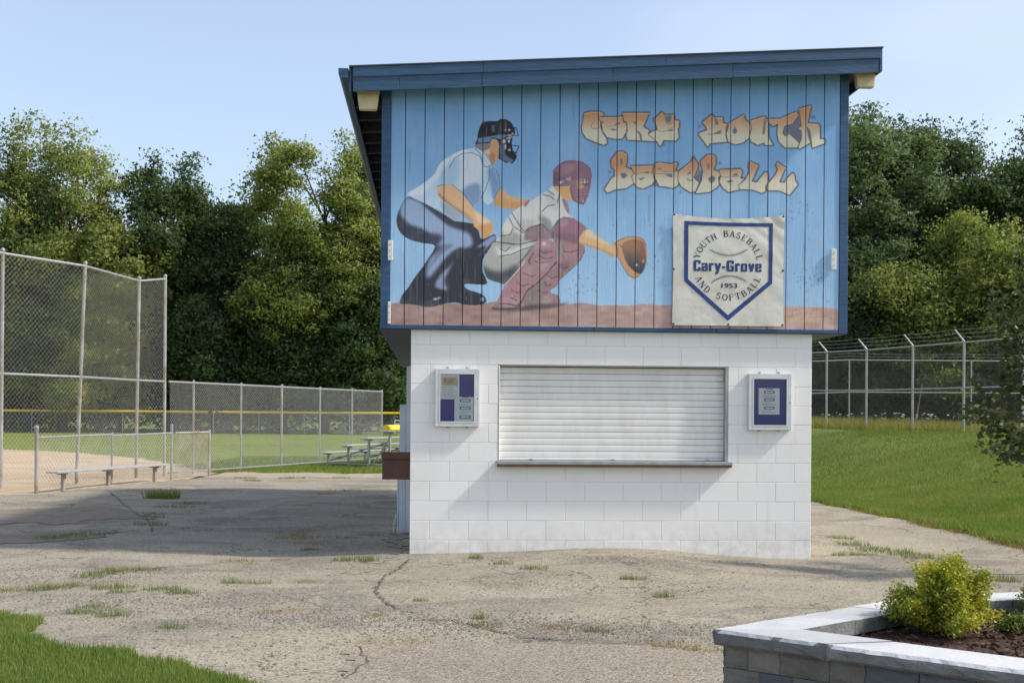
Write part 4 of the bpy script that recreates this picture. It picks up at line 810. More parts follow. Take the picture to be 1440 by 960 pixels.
for a, b in ((U0, tl), (tr, U1)):
    MB().hexa([(a, VF-0.012, ZT-0.01), (b, VF-0.012, ZT-0.01), (b, VF+0.03, ZT-0.01), (a, VF+0.03, ZT-0.01)], [(a, VF-0.012, zt(a)), (b, VF-0.012, zt(b)), (b, VF+0.03, zt(b)), (a, VF+0.03, zt(a))]).build('corner_trim', M['trim'], bld, 0.003)
for a, b in ((tl+0.002, 1.9), (1.904, 3.2), (3.203, tr-0.002)):
    MB().box(a, b, VF-0.008+prs.uniform(-.002, .002), VF+0.018, ZT-0.012, Z0-0.002).build('bottom_trim', M['trim'], bld, 0.003)
for uu in (U0+0.01, U1-0.01): MB().box(uu-0.02, uu+0.02, VF+0.031, BD, ZT-0.011, ZT+0.05).build('side_trim', M['trim'], bld)

# roof, fascia boards and gutter
RV0, RV1 = -0.275, 10.6
roof = MB().hexa([(-0.615, RV0, zr(-0.615)-0.12), (4.855, RV0, zr(4.855)-0.12), (4.855, RV1, zr(4.855)-0.12), (-0.615, RV1, zr(-0.615)-0.12)],
                 [(-0.63, RV0-0.035, zr(-0.63)), (4.88, RV0-0.035, zr(4.95)), (4.95, RV1, zr(4.95)), (-0.63, RV1, zr(-0.63))])
roof.v[0:2] = [(-0.615, RV0, zr(-0.615)-0.12), (4.855, RV0, zr(4.855)-0.12)]
roof = MB().hexa([(-0.615, RV0, zr(-0.615)-0.14), (4.855, RV0, zr(4.855)-0.14), (4.855, RV1, zr(4.855)-0.14), (-0.615, RV1, zr(-0.615)-0.14)],
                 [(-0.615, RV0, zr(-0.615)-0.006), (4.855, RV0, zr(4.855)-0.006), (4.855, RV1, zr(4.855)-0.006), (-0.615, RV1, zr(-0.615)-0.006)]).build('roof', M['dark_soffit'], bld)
rf = MB().hexa([(-0.64, RV0-0.048, zr(-0.64)-0.004), (4.88, RV0-0.048, zr(4.88)-0.004), (4.88, RV1, zr(4.88)-0.004), (-0.64, RV1, zr(-0.64)-0.004)],
               [(-0.64, RV0-0.048, zr(-0.64)+0.010), (4.88, RV0-0.048, zr(4.88)+0.010), (4.88, RV1, zr(4.88)+0.010), (-0.64, RV1, zr(-0.64)+0.010)]).build('roofing', M['roof'], roof)
def slope_board(name, a, b, v0, v1, dz0, dz1, mat, par, jit=0.0):
    return MB().hexa([(a, v0, zr(a)+dz0), (b, v0, zr(b)+dz0+jit), (b, v1, zr(b)+dz0+jit), (a, v1, zr(a)+dz0)], [(a, v0, zr(a)+dz1), (b, v0, zr(b)+dz1), (b, v1, zr(b)+dz1), (a, v1, zr(a)+dz1)]).build(name, mat, par, 0.003)
cuts = [-0.60, 0.72, 2.6, 4.855]
for a, b in zip(cuts, cuts[1:]): slope_board('fascia_board', a+0.001, b-0.001, RV0-0.040, RV0-0.020, -0.108, -0.005, M['fascia'], roof)
cuts = [-0.60, -0.135, 0.71, 2.05, 3.3, 4.845]
for a, b in zip(cuts, cuts[1:]): slope_board('fascia_board', a+0.001, b-0.001, RV0-0.026+prs.uniform(-.003, .002), RV0-0.002, -0.25, -0.106, M['fascia'], roof, prs.uniform(-0.006, 0.006))
slope_board('side_fascia', 4.846, 4.874, RV0-0.03, RV1, -0.245, -0.008, M['fascia'], roof)
slope_board('side_fascia', -0.640, -0.616, RV0-0.010, RV1, -0.25, -0.008, M['fascia'], roof)
g = MB(); P = [(-0.745, -0.075), (-0.715, -0.115), (-0.645, -0.115), (-0.645, -0.02), (-0.652, -0.02), (-0.652, -0.108), (-0.712, -0.108), (-0.738, -0.075), (-0.74, -0.018), (-0.747, -0.018)]
g.extr([(p[0], zr(-0.69)+p[1]+0.005) for p in P], 1, RV0-0.03, RV1)
g.build('gutter', M['fascia'], roof)
MB().extr([(p[0], zr(-0.69)+p[1]+0.005) for p in ((-0.744, -0.018), (-0.742, -0.075), (-0.713, -0.112), (-0.648, -0.112), (-0.648, -0.018))], 1, RV0-0.032, RV0-0.026).build('gutter_end_cap', M['trim'], roof)
for v in np.arange(0.4, 10.4, 0.6): # rafter tails under the left eave
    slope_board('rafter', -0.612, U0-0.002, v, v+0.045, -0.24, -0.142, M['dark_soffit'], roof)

# side of the building: serving counter, steel frame, post
MB().box(-0.335, -0.002, 1.25, 1.40, 0.735, 0.962).build('serving_counter', M['brown'], bld, 0.004)
MB().box(-0.345, -0.002, 1.235, 1.42, 0.964, 1.045).build('counter_top', M['brown'], bld, 0.004)
ua, ub, uc, ud = [wall_hit(q, 600, 2.8)[0] for q in (578, 571.5, 562, 559)]
MB().box(ub, min(ua, 0.0), 2.75, 2.85, -0.02, 2.08).build('door_frame', M['steel_grey'], bld, 0.004)
MB().box(uc, ub-0.003, 2.8, 2.9, -0.02, 1.60).build('door_leaf', M['steel_grey'], bld, 0.004)
MB().box(ud, uc-0.003, 2.82, 2.9, -0.02, 0.90).build('counter_leg', M['steel_grey'], bld, 0.004)

# ---------------------------------------------------------------- lettering helper
def text_mesh(body, size, bold=0.0, align='CENTER', res=3):
    cu = bpy.data.curves.new('t', 'FONT'); cu.body = body; cu.size = size; cu.offset = bold; cu.align_x = align; cu.align_y = 'CENTER'; cu.resolution_u = res
    o = bpy.data.objects.new('t', cu); col.objects.link(o); bpy.context.view_layer.update()
    me = bpy.data.meshes.new_from_object(o.evaluated_get(bpy.context.evaluated_depsgraph_get())); bpy.data.objects.remove(o); bpy.data.curves.remove(cu)
    me.materials.clear(); return me
def fit(me, x0, x1, y0, y1):
    co = np.zeros(len(me.vertices)*3, np.float32); me.vertices.foreach_get('co', co); co = co.reshape(-1, 3)
    mn, mx = co.min(0), co.max(0); q = np.zeros_like(co)
    q[:, 0] = x0+(co[:, 0]-mn[0])/(mx[0]-mn[0])*(x1-x0); q[:, 2] = y0+(co[:, 1]-mn[1])/(mx[1]-mn[1])*(y1-y0); return q
def setco(me, q): me.vertices.foreach_set('co', q.astype(np.float32).ravel()); me.update(); return me

# ---------------------------------------------------------------- notice cases
def notice_case(px, label, kind):
    v = -0.003; (u0, z1), (u1, z0) = wall_hit(px[0], px[1], -0.06), wall_hit(px[2], px[3], -0.06)
    w, h = u1-u0, z1-z0; x, y, z = b2w(u0, v, z0)
    t = empty('notice_case', (x, y, z), BRZ); tag(t, label, 'notice case', 'notice cases on the white wall')
    d = 0.06
    m = MB(); m.box(0, 0.012, -d+0.012, 0, 0, h).box(w-0.012, w, -d+0.012, 0, 0, h).box(0.012, w-0.012, -d+0.012, 0, 0, 0.012).box(0.012, w-0.012, -d+0.012, 0, h-0.012, h)
    m.build('housing', M['alu_case'], t)
    f = 0.045; df = MB()
    df.box(0.002, f, -d, -d+0.011, 0.002, h-0.002).box(w-f, w-0.002, -d, -d+0.011, 0.002, h-0.002).box(f, w-f, -d, -d+0.011, 0.002, f).box(f, w-f, -d, -d+0.011, h-f, h-0.002)
    door = df.build('door_frame', M['alu_case'], t, 0.003)
    il = 0.010; bz = MB(); bz.box(f, f+il, -d-0.004, -d+0.004, f, h-f).box(w-f-il, w-f, -d-0.004, -d+0.004, f, h-f).box(f+il, w-f-il, -d-0.004, -d+0.004, f, f+il).box(f+il, w-f-il, -d-0.004, -d+0.004, h-f-il, h-f)
    bz.build('inner_bead', M['white_plastic'], door)
    MB().box(f+0.003, w-f-0.003, -d+0.0065, -d+0.0085, f+0.003, h-f-0.003).build('glass_pane', M['glass'], door)
    MB().box(w-0.027, w-0.015, -d-0.006, -d-0.0002, h*0.48, h*0.48+0.012).build('lock', M['ink'], door, 0.003)
    MB().box(0.013, w-0.013, -0.038, -0.008, 0.013, h-0.013).build('felt_board', M['navy'], t)
    for s in (0.28, 0.72):
        MB().box(w*s-0.014, w*s+0.014, -0.012, 0.0, h, h+0.02).build('mounting_tab', M['galv'], t, 0.002)
        MB().box(w*s-0.014, w*s+0.014, -0.012, 0.0, -0.012, 0).build('mounting_tab', M['galv'], t, 0.002)
    iw, ih = w-2*f-2*il, h-2*f-2*il; X = lambda s: f+il+iw*s; Zz = lambda s: f+il+ih*s
    def sheet(a, b, c, e, mat, dv=-0.040): return MB().box(X(a), X(b), dv-0.001, dv, Zz(c), Zz(e)).build('paper_sheet', mat, t)
    def words(par, body, a, b, c, e, mat, dv=-0.0425):
        me = text_mesh(body, 0.1); q = fit(me, X(a), X(b), Zz(c), Zz(e)); q[:, 1] = dv; o = link('printed_words', setco(me, q), mat, par)
    def bars(par, a, b, zs, hgt):
        for zc in zs:
            k = MB().extr([(X(a)+(X(b)-X(a))*p, Zz(zc)+hgt*q) for p, q in ((0, -.5), (0.05, -1), (0.95, -1), (1, -.5), (1, .5), (0.95, 1), (0.05, 1), (0, .5))], 1, -0.0430, -0.0415).build('printed_band', M['teal'], par)
            MB().box(X(a+(b-a)*0.14), X(b-(b-a)*0.14), -0.0442, -0.0432, Zz(zc)-hgt*0.45, Zz(zc)+hgt*0.45).build('band_caption', M['paper'], par)
    def lines(par, a, b, zs):
        for i, zc in enumerate(zs):
            MB().box(X(a), X(a+(b-a)*(0.95 if i % 3 else 0.7)), -0.0425, -0.0415, Zz(zc)-0.0016, Zz(zc)+0.0016).build('printed_line', M['ink_grey'], par)
    if kind == 0:
        s1 = sheet(0.0, 0.56, 0.47, 0.99, M['paper']); s2 = sheet(0.42, 0.99, 0.0, 0.52, M['paper'], -0.0392)
        MB().box(X(0.06), X(0.50), -0.0420, -0.0410, Zz(0.76), Zz(0.94)).build('ticket_print', M['paper_cream'], s1)
        words(s1, 'TICKET', 0.10, 0.40, 0.81, 0.89, M['ink_brown'], -0.0428)
        words(s1, 'REDEEM FOR YOU', 0.04, 0.53, 0.715, 0.74, M['ink_grey']); lines(s1, 0.04, 0.52, [0.68, 0.65, 0.62, 0.58, 0.55, 0.52])
        bars(s2, 0.57, 0.90, (0.44, 0.28, 0.10), 0.016); MB().box(X(0.64), X(0.84), -0.0425, -0.0415, Zz(0.50), Zz(0.518)).build('printed_band', M['teal'], s2)
        lines(s2, 0.55, 0.92, [0.37, 0.34, 0.21, 0.18, 0.05])
    else:
        s1 = sheet(0.16, 0.80, 0.23, 0.80, M['paper']); bars(s1, 0.32, 0.65, (0.715, 0.55, 0.37), 0.015)
        MB().box(X(0.38), X(0.60), -0.0425, -0.0415, Zz(0.775), Zz(0.792)).build('printed_band', M['teal'], s1)
        lines(s1, 0.26, 0.70, [0.66, 0.63, 0.60, 0.49, 0.46, 0.43, 0.31, 0.28])
    return t
notice_case((612, 518, 674, 600), 'silver framed notice case holding a ticket notice and overlapping white sheets', 0)
notice_case((1053, 525, 1113, 605), 'silver framed notice case with one white sheet on navy felt', 1)

# ---------------------------------------------------------------- wall lamps under the eaves
def wall_lamp(px, py, label, s=1.0):
    u, z = wall_hit(px, py, -0.10); x, y, z = b2w(u, -0.10, z)
    t = empty('wall_lamp', (x, y, z), BRZ); tag(t, label, 'lamp', 'lamps under the eaves')
    w, h = 0.115*s, 0.19*s
    MB().hexa([(-w*0.80, -0.062, -0.03), (w*0.80, -0.062, -0.03), (w*0.80, 0.02, -0.03), (-w*0.80, 0.02, -0.03)], [(-w, -0.07, h-0.045), (w, -0.07, h-0.045), (w, 0.02, h-0.045), (-w, 0.02, h-0.045)]).build('lens', M['lens'], t, 0.012, 2)
    MB().box(-w*1.02, w*1.02, -0.075, 0.025, h-0.047, h+0.02).build('housing', M['bronze'], t, 0.008, 2)
    MB().box(-0.03, 0.03, -0.04, 0.01, h+0.018, h+0.10).build('bracket', M['bronze'], t)
    return t
wall_lamp(518, 152, 'beige wedge lamp under the low end of the roof beside the umpire', 0.98)
wall_lamp(1215, 121, 'beige wedge lamp under the high end of the roof past the lettering', 0.98)
# white latch plates screwed to the corners of the mural
for (a, b, c, d), lb in (((545.5, 338, 552.5, 366), 'white latch plate on the mural corner by the umpire'), ((1169, 350, 1176, 379), 'white latch plate on the mural corner by the banner'), ((545.3, 424, 549, 455), 'narrow white patch plate at the foot of the mural by the umpire')):
    (u0, z1), (u1, z0) = wall_hit(a, b, VF-0.03), wall_hit(c, d, VF-0.03); x, y, z = b2w(u0, VF-0.0125, z0)
    t = empty('latch_plate', (x, y, z), BRZ); tag(t, lb, 'plate', 'white plates on the mural edges')
    MB().box(0, u1-u0, -0.022, -0.001, 0, z1-z0).build('plate', M['white_plastic'], t, 0.004)
    for k in (0.2, 0.5, 0.8): MB().tube([((u1-u0)/2, -0.0225, (z1-z0)*k), ((u1-u0)/2, -0.0275, (z1-z0)*k)], 0.006, 8).build('screw', M['galv'], t)

# ---------------------------------------------------------------- banner
VB = VF-0.018
(bu0, bz1), (bu1, bz0) = wall_hit(946, 300, VB), wall_hit(1102, 459, VB)
bx, by, _ = b2w(bu0, VB, 0); bw_, bh_ = bu1-bu0, bz1-bz0
ban = empty('banner', (bx, by, bz0), BRZ); tag(ban, 'cream vinyl banner with a blue home plate emblem hung on the mural', 'banner')
def bdef(s, t):                  # s, t in 0..1 over the cloth: sag of the top edge, folds near the corners
    s = np.asarray(s, float); t = np.asarray(t, float)
    sag = -0.045*np.sin(np.pi*s)**0.8*np.clip((t-0.55)/0.45, 0, 1)**2
    fold = 0.005*np.sin((s*1.0+(1-t))*26)*np.exp(-((1-t)*3+s*3))*2.2+0.005*np.sin(((1-s)+(1-t))*24)*np.exp(-((1-t)*3+(1-s)*3))*2.2
    fold = fold+0.0022*np.sin(s*9+t*5)+0.0018*np.sin(t*14-s*6)+0.004*np.sin(s*22)*np.exp(-t*9)
    return sag, -np.abs(fold)-0.004-0.006*np.sin(np.pi*s)*np.sin(np.pi*t)
nx, nz_ = 61, 61; SS, TT = np.meshgrid(np.linspace(0, 1, nx), np.linspace(0, 1, nz_)); sg_, fo = bdef(SS, TT)
edge_in = 0.008*np.sin(np.pi*TT)*(SS*2-1)*-1
V = np.stack([SS*bw_+edge_in*np.abs(SS*2-1), fo, TT*bh_+sg_], -1).reshape(-1, 3); i = np.arange(nx-1)[None]+np.arange(nz_-1)[:, None]*nx
link('cloth', mesh_np('cloth', V, np.stack([i, i+1, i+nx+1, i+nx], -1).reshape(-1, 4)), M['banner'], ban, smooth=True)
for s, t in ((0.012, 0.99), (0.988, 0.99), (0.012, 0.5), (0.988, 0.5), (0.012, 0.012), (0.5, 0.012), (0.988, 0.012)):
    a, b = bdef(s, t); MB().tube([(s*bw_, float(b)-0.0005, t*bh_+float(a)), (s*bw_, float(b)-0.005, t*bh_+float(a))], 0.011, 10).build('grommet', M['ink'], ban)
e5 = lambda x, y: ((x-32)/(888-32), 1-(y-62)/(920-62))      # enlargement of the banner -> s, t
def bprint(name, P2, faces, mat, lift=0.0022, par=ban):
    st = np.array([e5(x, y) for x, y in P2]); a, b = bdef(st[:, 0], st[:, 1])
    a = a*np.clip((st[:, 1]-0.9)/0.1, 0, 1)*0+a*0.35
    lf_ = np.full(len(st), lift)
    for k, f in enumerate(faces): lf_[list(f)] = lift+0.00012*(k % 9) if len(faces) < 900 and name != 'title_lettering' else lf_[list(f)]
    if name == 'title_lettering': lf_ = lift+0.0002*(np.arange(len(st))//(len(st)//5))
    if name == 'year_lettering': lf_ = lift+0.0002*(np.arange(len(st))//(len(st)//2))
    V = np.stack([st[:, 0]*bw_, b-lf_, st[:, 1]*bh_+a], 1)
    me = bpy.data.meshes.new(name); me.from_pydata(V.tolist(), [], faces); me.update(); return link(name, me, mat, par)
def ribbon(pts, w, n=14, closed=False):
    P = []; pts = [np.array(p, float) for p in pts]
    seq = list(zip(pts, pts[1:]+([pts[0]] if closed else [])))
    if not closed: seq = list(zip(pts, pts[1:]))
    V = []; Fq = []
    for a, b in seq:
        d = (b-a)/np.linalg.norm(b-a); nn = np.array([-d[1], d[0]])*w/2
        for k in range(n+1):
            p = a+(b-a)*k/n; V += [p-nn, p+nn]
            if k: q = len(V); Fq.append((q-4, q-3, q-1, q-2))
    return V, Fq
outer = [(119, 116), (798, 122), (796, 590), (457, 882), (121, 580)]; inner = [(152, 146), (768, 150), (766, 574), (457, 838), (151, 566)]
V = []; Fq = []
for k in range(5):
    a, b, c, d = [np.array(q, float) for q in (outer[k], outer[(k+1) % 5], inner[k], inner[(k+1) % 5])]
    for j in range(15):
        t = j/14; V += [a+(b-a)*t, c+(d-c)*t]
        if j: q = len(V); Fq.append((q-4, q-3, q-1, q-2))
bprint('home_plate_outline', V, Fq, M['banner_blue'])
HV = {
 'C': (0.60, [(.12, .12, .12, .88, .24), (.06, .91, .50, .91, .17), (.06, .09, .50, .09, .17), (.48, .97, .48, .66, .21), (.48, .03, .48, .36, .21)]),
 'a': (0.54, [(.41, 0, .41, .68, .21), (.06, .67, .46, .67, .14), (.11, .72, .11, .53, .18), (.11, .03, .11, .42, .21), (.06, .40, .40, .40, .12), (.06, .06, .36, .06, .12)]),
 'r': (0.42, [(.12, 0, .12, .74, .22), (.18, .65, .40, .65, .18)]),
 'y': (0.54, [(.10, .74, .27, .06, .21), (.46, .74, .20, -.20, .21), (.06, -.19, .24, -.19, .14)]),
 '-': (0.34, [(.03, .38, .31, .38, .17)]),
 'G': (0.64, [(.12, .12, .12, .88, .24), (.06, .91, .54, .91, .17), (.06, .09, .54, .09, .17), (.50, .97, .50, .68, .21), (.30, .45, .60, .45, .15), (.50, 0, .50, .50, .20)]),
 'o': (0.56, [(.12, .04, .12, .70, .22), (.43, .04, .43, .70, .22), (.06, .67, .49, .67, .14), (.06, .07, .49, .07, .14)]),
 'v': (0.52, [(.10, .74, .26, .02, .21), (.42, .74, .26, .02, .21)]),
 'e': (0.56, [(.12, .04, .12, .70, .22), (.43, .36, .43, .70, .21), (.06, .67, .49, .67, .14), (.08, .38, .49, .38, .12), (.06, .07, .49, .07, .14), (.43, .02, .43, .25, .20)])}
hx = 190.0
for ch in 'Cary-Grove':
    w_, sts = HV[ch]; V = []; Fq = []
    for x0, y0, x1, y1, sw in sts:
        a_, b_ = np.array((hx+x0*96.5, 503-y0*85.0)), np.array((hx+x1*96.5, 503-y1*85.0)); d_ = (b_-a_)/np.linalg.norm(b_-a_); n_ = np.array([-d_[1], d_[0]])*sw*92/2
        V += [a_-n_, b_-n_, b_+n_, a_+n_]; q = len(V); Fq.append((q-4, q-3, q-2, q-1))
    bprint('bold_letter', V, Fq, M['banner_navy']); hx += (w_+0.035)*96.5
me = text_mesh('1953', 1.0, 0.012, res=3); q = fit(me, 406, 526, 0, 37); bprint('year_lettering', [(p[0]+d, 630-p[2]) for d in (-1.5, 1.5) for p in q], [tuple(i+k*len(q) for i in p.vertices) for k in (0, 1) for p in me.polygons], M['banner_ink'])
# serif capitals as strokes on a 1x1 box: (x0,y0,x1,y1,width)
TK, TN = 0.17, 0.075
def sf(x, y, w=0.30): return (x-w/2, y, x+w/2, y, 0.06)
def arc(cx, cy, rx, ry, a0, a1, n, w0, w1):
    out = []
    for k in range(n):
        p, q = R(a0+(a1-a0)*k/n), R(a0+(a1-a0)*(k+1)/n); m_ = (p+q)/2; w = w0+(w1-w0)*abs(math.cos(m_))
        out.append((cx+rx*math.cos(p), cy+ry*math.sin(p), cx+rx*math.cos(q), cy+ry*math.sin(q), w))
    return out
GL = {
 'Y': [(0.08, 0.97, 0.45, 0.45, TK), (0.88, 0.97, 0.48, 0.45, TN), (0.46, 0.45, 0.46, 0.03, TK), sf(0.46, 0.03), sf(0.08, 0.97), sf(0.88, 0.97, 0.25)],
 'O': arc(0.5, 0.5, 0.42, 0.47, 0, 360, 18, TN, TK), 'U': [(0.16, 0.97, 0.16, 0.32, TK), (0.84, 0.97, 0.84, 0.32, TN), sf(0.16, 0.97), sf(0.84, 0.97)]+arc(0.5, 0.34, 0.34, 0.31, 180, 360, 9, TN, TK*0.8),
 'T': [(0.06, 0.95, 0.94, 0.95, 0.08), (0.5, 0.95, 0.5, 0.03, TK), sf(0.5, 0.03), (0.06, 0.95, 0.06, 0.74, 0.06), (0.94, 0.95, 0.94, 0.74, 0.06)],
 'H': [(0.18, 0.97, 0.18, 0.03, TK), (0.82, 0.97, 0.82, 0.03, TK), (0.18, 0.52, 0.82, 0.52, TN), sf(0.18, 0.03), sf(0.82, 0.03), sf(0.18, 0.97), sf(0.82, 0.97)],
 'B': [(0.2, 0.97, 0.2, 0.03, TK), (0.08, 0.97, 0.5, 0.97, 0.06), (0.08, 0.03, 0.5, 0.03, 0.06), (0.2, 0.53, 0.5, 0.53, 0.06)]+arc(0.5, 0.75, 0.26, 0.22, -90, 90, 7, TN, TK)+arc(0.5, 0.28, 0.33, 0.25, -90, 90, 7, TN, TK),
 'A': [(0.5, 0.98, 0.12, 0.03, TN), (0.5, 0.98, 0.88, 0.03, TK), (0.26, 0.34, 0.74, 0.34, 0.06), sf(0.12, 0.03), sf(0.88, 0.03)],
 'S': arc(0.5, 0.73, 0.28, 0.24, 30, 270, 9, 0.09, 0.14)+arc(0.5, 0.27, 0.31, 0.24, -150, 90, 9, 0.09, 0.14)+[(0.75, 0.97, 0.75, 0.72, 0.06), (0.19, 0.03, 0.19, 0.28, 0.06)],
 'E': [(0.2, 0.97, 0.2, 0.03, TK), (0.08, 0.96, 0.78, 0.96, 0.065), (0.08, 0.04, 0.82, 0.04, 0.065), (0.2, 0.52, 0.6, 0.52, 0.06), (0.78, 0.97, 0.78, 0.76, 0.06), (0.82, 0.03, 0.82, 0.26, 0.06), (0.6, 0.62, 0.6, 0.42, 0.06)],
 'L': [(0.24, 0.97, 0.24, 0.03, TK), sf(0.24, 0.97, 0.34), (0.1, 0.04, 0.82, 0.04, 0.07), (0.82, 0.03, 0.82, 0.30, 0.06)],
 'N': [(0.15, 0.97, 0.15, 0.03, TN), (0.15, 0.97, 0.85, 0.03, TK), (0.85, 0.97, 0.85, 0.03, TN), sf(0.15, 0.03, 0.26), sf(0.85, 0.97, 0.26), sf(0.12, 0.97, 0.2)],
 'D': [(0.2, 0.97, 0.2, 0.03, TK), (0.08, 0.97, 0.45, 0.97, 0.06), (0.08, 0.03, 0.45, 0.03, 0.06)]+arc(0.45, 0.5, 0.42, 0.47, -90, 90, 10, TN, TK),
 'F': [(0.2, 0.97, 0.2, 0.03, TK), (0.08, 0.96, 0.78, 0.96, 0.065), (0.2, 0.52, 0.6, 0.52, 0.06), (0.78, 0.97, 0.78, 0.76, 0.06), (0.6, 0.62, 0.6, 0.42, 0.06), sf(0.2, 0.03)]}
def ring(body, a0, a1, rad, hgt, wid, inside, name):
    n = len(body)
    for k, ch in enumerate(body):
        if ch == ' ': continue
        V = []; Fq = []
        a = R(a0+(a1-a0)*k/(n-1)); ux, uy = math.cos(a), math.sin(a)     # outward, y up
        upv = (ux, uy) if not inside else (-ux, -uy); rt = (upv[1], -upv[0])
        for x0, y0, x1, y1, w in GL[ch]:
            d = np.array([(x1-x0)*wid, (y1-y0)*hgt]); ln = np.linalg.norm(d)
            if ln < 1e-6: continue
            nn = np.array([-d[1], d[0]])/ln*w*hgt/2
            for sx_, s_ in ((0, -1), (1, -1), (1, 1), (0, 1)):
                lx = ((x0, x1)[sx_]-0.5)*wid+nn[0]*s_; ly = ((y0, y1)[sx_]-0.5)*hgt+nn[1]*s_
                V.append((457+ux*rad+rt[0]*lx+upv[0]*ly, 455-(uy*rad+rt[1]*lx+upv[1]*ly)))
            q = len(V); Fq.append((q-4, q-3, q-2, q-1))
        bprint(name, V, Fq, M['banner_ink'])
ring('YOUTH BASEBALL', 163, 14.5, 247, 50, 40, False, 'serif_letter')
ring('AND SOFTBALL', 206, 335, 247, 50, 40, True, 'serif_letter')
for (xa, ya), (xm, ym), (xb, yb), sgn in (((312, 335), (460, 432), (606, 330), -1), ((326, 595), (460, 492), (602, 585), 1)):
    P = [((1-t)**2*xa+2*t*(1-t)*xm+t*t*xb, (1-t)**2*ya+2*t*(1-t)*ym+t*t*yb) for t in np.linspace(0, 1, 17)]
    V, Fq = ribbon(P, 3.2, 2)
    for x, y in P[1:-1]:
        for dx in (-9, 9):
            v2, f2 = ribbon([(x, y), (x+dx, y-13)], 2.4, 1); n0 = len(V); V += v2; Fq += [tuple(i+n0 for i in f) for f in f2]
    bprint('ball_stitching', V, Fq, M['banner_ink'])

# ================================================================ FENCES
def lean_post(par, p, h, r, mat, top=None, cap=True, name='post'):
    q = Vector(top) if top is not None else Vector((p[0], p[1], p[2]+h))
    o = MB().tube([Vector(p)-Vector((0, 0, 0.15)), q], r, 10).build(name, mat, par, smooth=False)
    if cap: MB().tube([q, q+Vector((0, 0, r*1.0)), q+Vector((0, 0, r*1.7))], [r*1.25, r*1.15, r*0.3], 10).build('post_cap', M['galv'], o)
    return q
def rail(par, a, b, r, mat, name='rail', n=1, sag=0.0):
    pts = [Vector(a).lerp(Vector(b), k/n)-Vector((0, 0, sag*math.sin(math.pi*k/n))) for k in range(n+1)]
    return MB().tube(pts, r, 8).build(name, mat, par)
def chain(par, quads, cell=0.075, r=0.0023, mat=None, name='chain_link_mesh'):
    """quads: list of (A0, B0, A1, B1) bottom A, bottom B, top A, top B. Straight woven diagonals as thin prisms."""
    Vs = []; Fs = []; n0 = 0
    for A0, B0, A1, B1 in quads:
        A0, B0, A1, B1 = [np.array(q, float) for q in (A0, B0, A1, B1)]
        W = np.linalg.norm(B0-A0); Hh = (np.linalg.norm(A1-A0)+np.linalg.norm(B1-B0))/2
        nrm = np.cross(B0-A0, A1-A0); nrm /= np.linalg.norm(nrm)
        def pt(s, t): return (A0*(1-s/W)+B0*s/W)*(1-t/Hh)+(A1*(1-s/W)+B1*s/W)*t/Hh
        for sg in (1, -1):
            for c in np.arange(-Hh, W+Hh, cell):
                # line s = c + sg*t ; clip to 0..W
                t0, t1 = 0.0, Hh
                if sg == 1: t0, t1 = max(0, -c), min(Hh, W-c)
                else: t0, t1 = max(0, c-W), min(Hh, c)
                if t1-t0 < 0.03: continue
                p, q = pt(c+sg*t0, t0), pt(c+sg*t1, t1); d = (q-p)/np.linalg.norm(q-p); e = np.cross(d, nrm)
                of = nrm*0.003*sg
                Vs += [p+of+e*r, p+of-e*r*0.5+nrm*r*0.87, p+of-e*r*0.5-nrm*r*0.87, q+of+e*r, q+of-e*r*0.5+nrm*r*0.87, q+of-e*r*0.5-nrm*r*0.87]
                Fs += [(n0, n0+1, n0+4, n0+3), (n0+1, n0+2, n0+5, n0+4), (n0+2, n0, n0+3, n0+5)]; n0 += 6
    o = link(name, mesh_np(name, np.array(Vs), np.array(Fs)), mat or M['wire'], par); o['kind'] = 'stuff'; return o
V3 = lambda x, y, z: Vector((x, y, z))
# tall backstop
bs = empty('backstop_fence', (-9.5, 27.7, 0)); tag(bs, 'tall two tier chain link backstop with pipe posts beside the dirt infield', 'fence')
bp_ = [(V3(-11.0, 22.3, 0), V3(-10.95, 22.3, 4.66))]
for bpx, tpx in (((1, 686), (4, 356)), ((107, 679), (120, 374)), ((191, 671), (196, 395)), ((231, 668.5), (232.5, 392))):
    g_ = G(*bpx); bp_.append((g_, at(*tpx, g_.y)))
def loc_par(o, par): o.matrix_parent_inverse = par.matrix_world.inverted()
def lw(p, par): return Vector(p)-par.location
mid = lambda a, b, z: a.lerp(b, z/b.z)
for a, b in bp_: lean_post(bs, lw(a, bs), 0, 0.034, M['galv_rust'], lw(b+V3(0, 0, 0.05), bs))
qs = []
for (a, b), (c, d) in zip(bp_, bp_[1:]):
    rail(bs, lw(b, bs), lw(d, bs), 0.024, M['galv']); rail(bs, lw(mid(a, b, 2.2), bs), lw(mid(c, d, 2.2), bs), 0.024, M['galv'])
    qs += [(lw(a, bs)+V3(0.03, -0.03, 0.03), lw(c, bs)+V3(0.03, -0.03, 0.03), lw(b, bs)+V3(0.03, -0.03, 0), lw(d, bs)+V3(0.03, -0.03, 0))]
chain(bs, qs, 0.105, 0.0020)
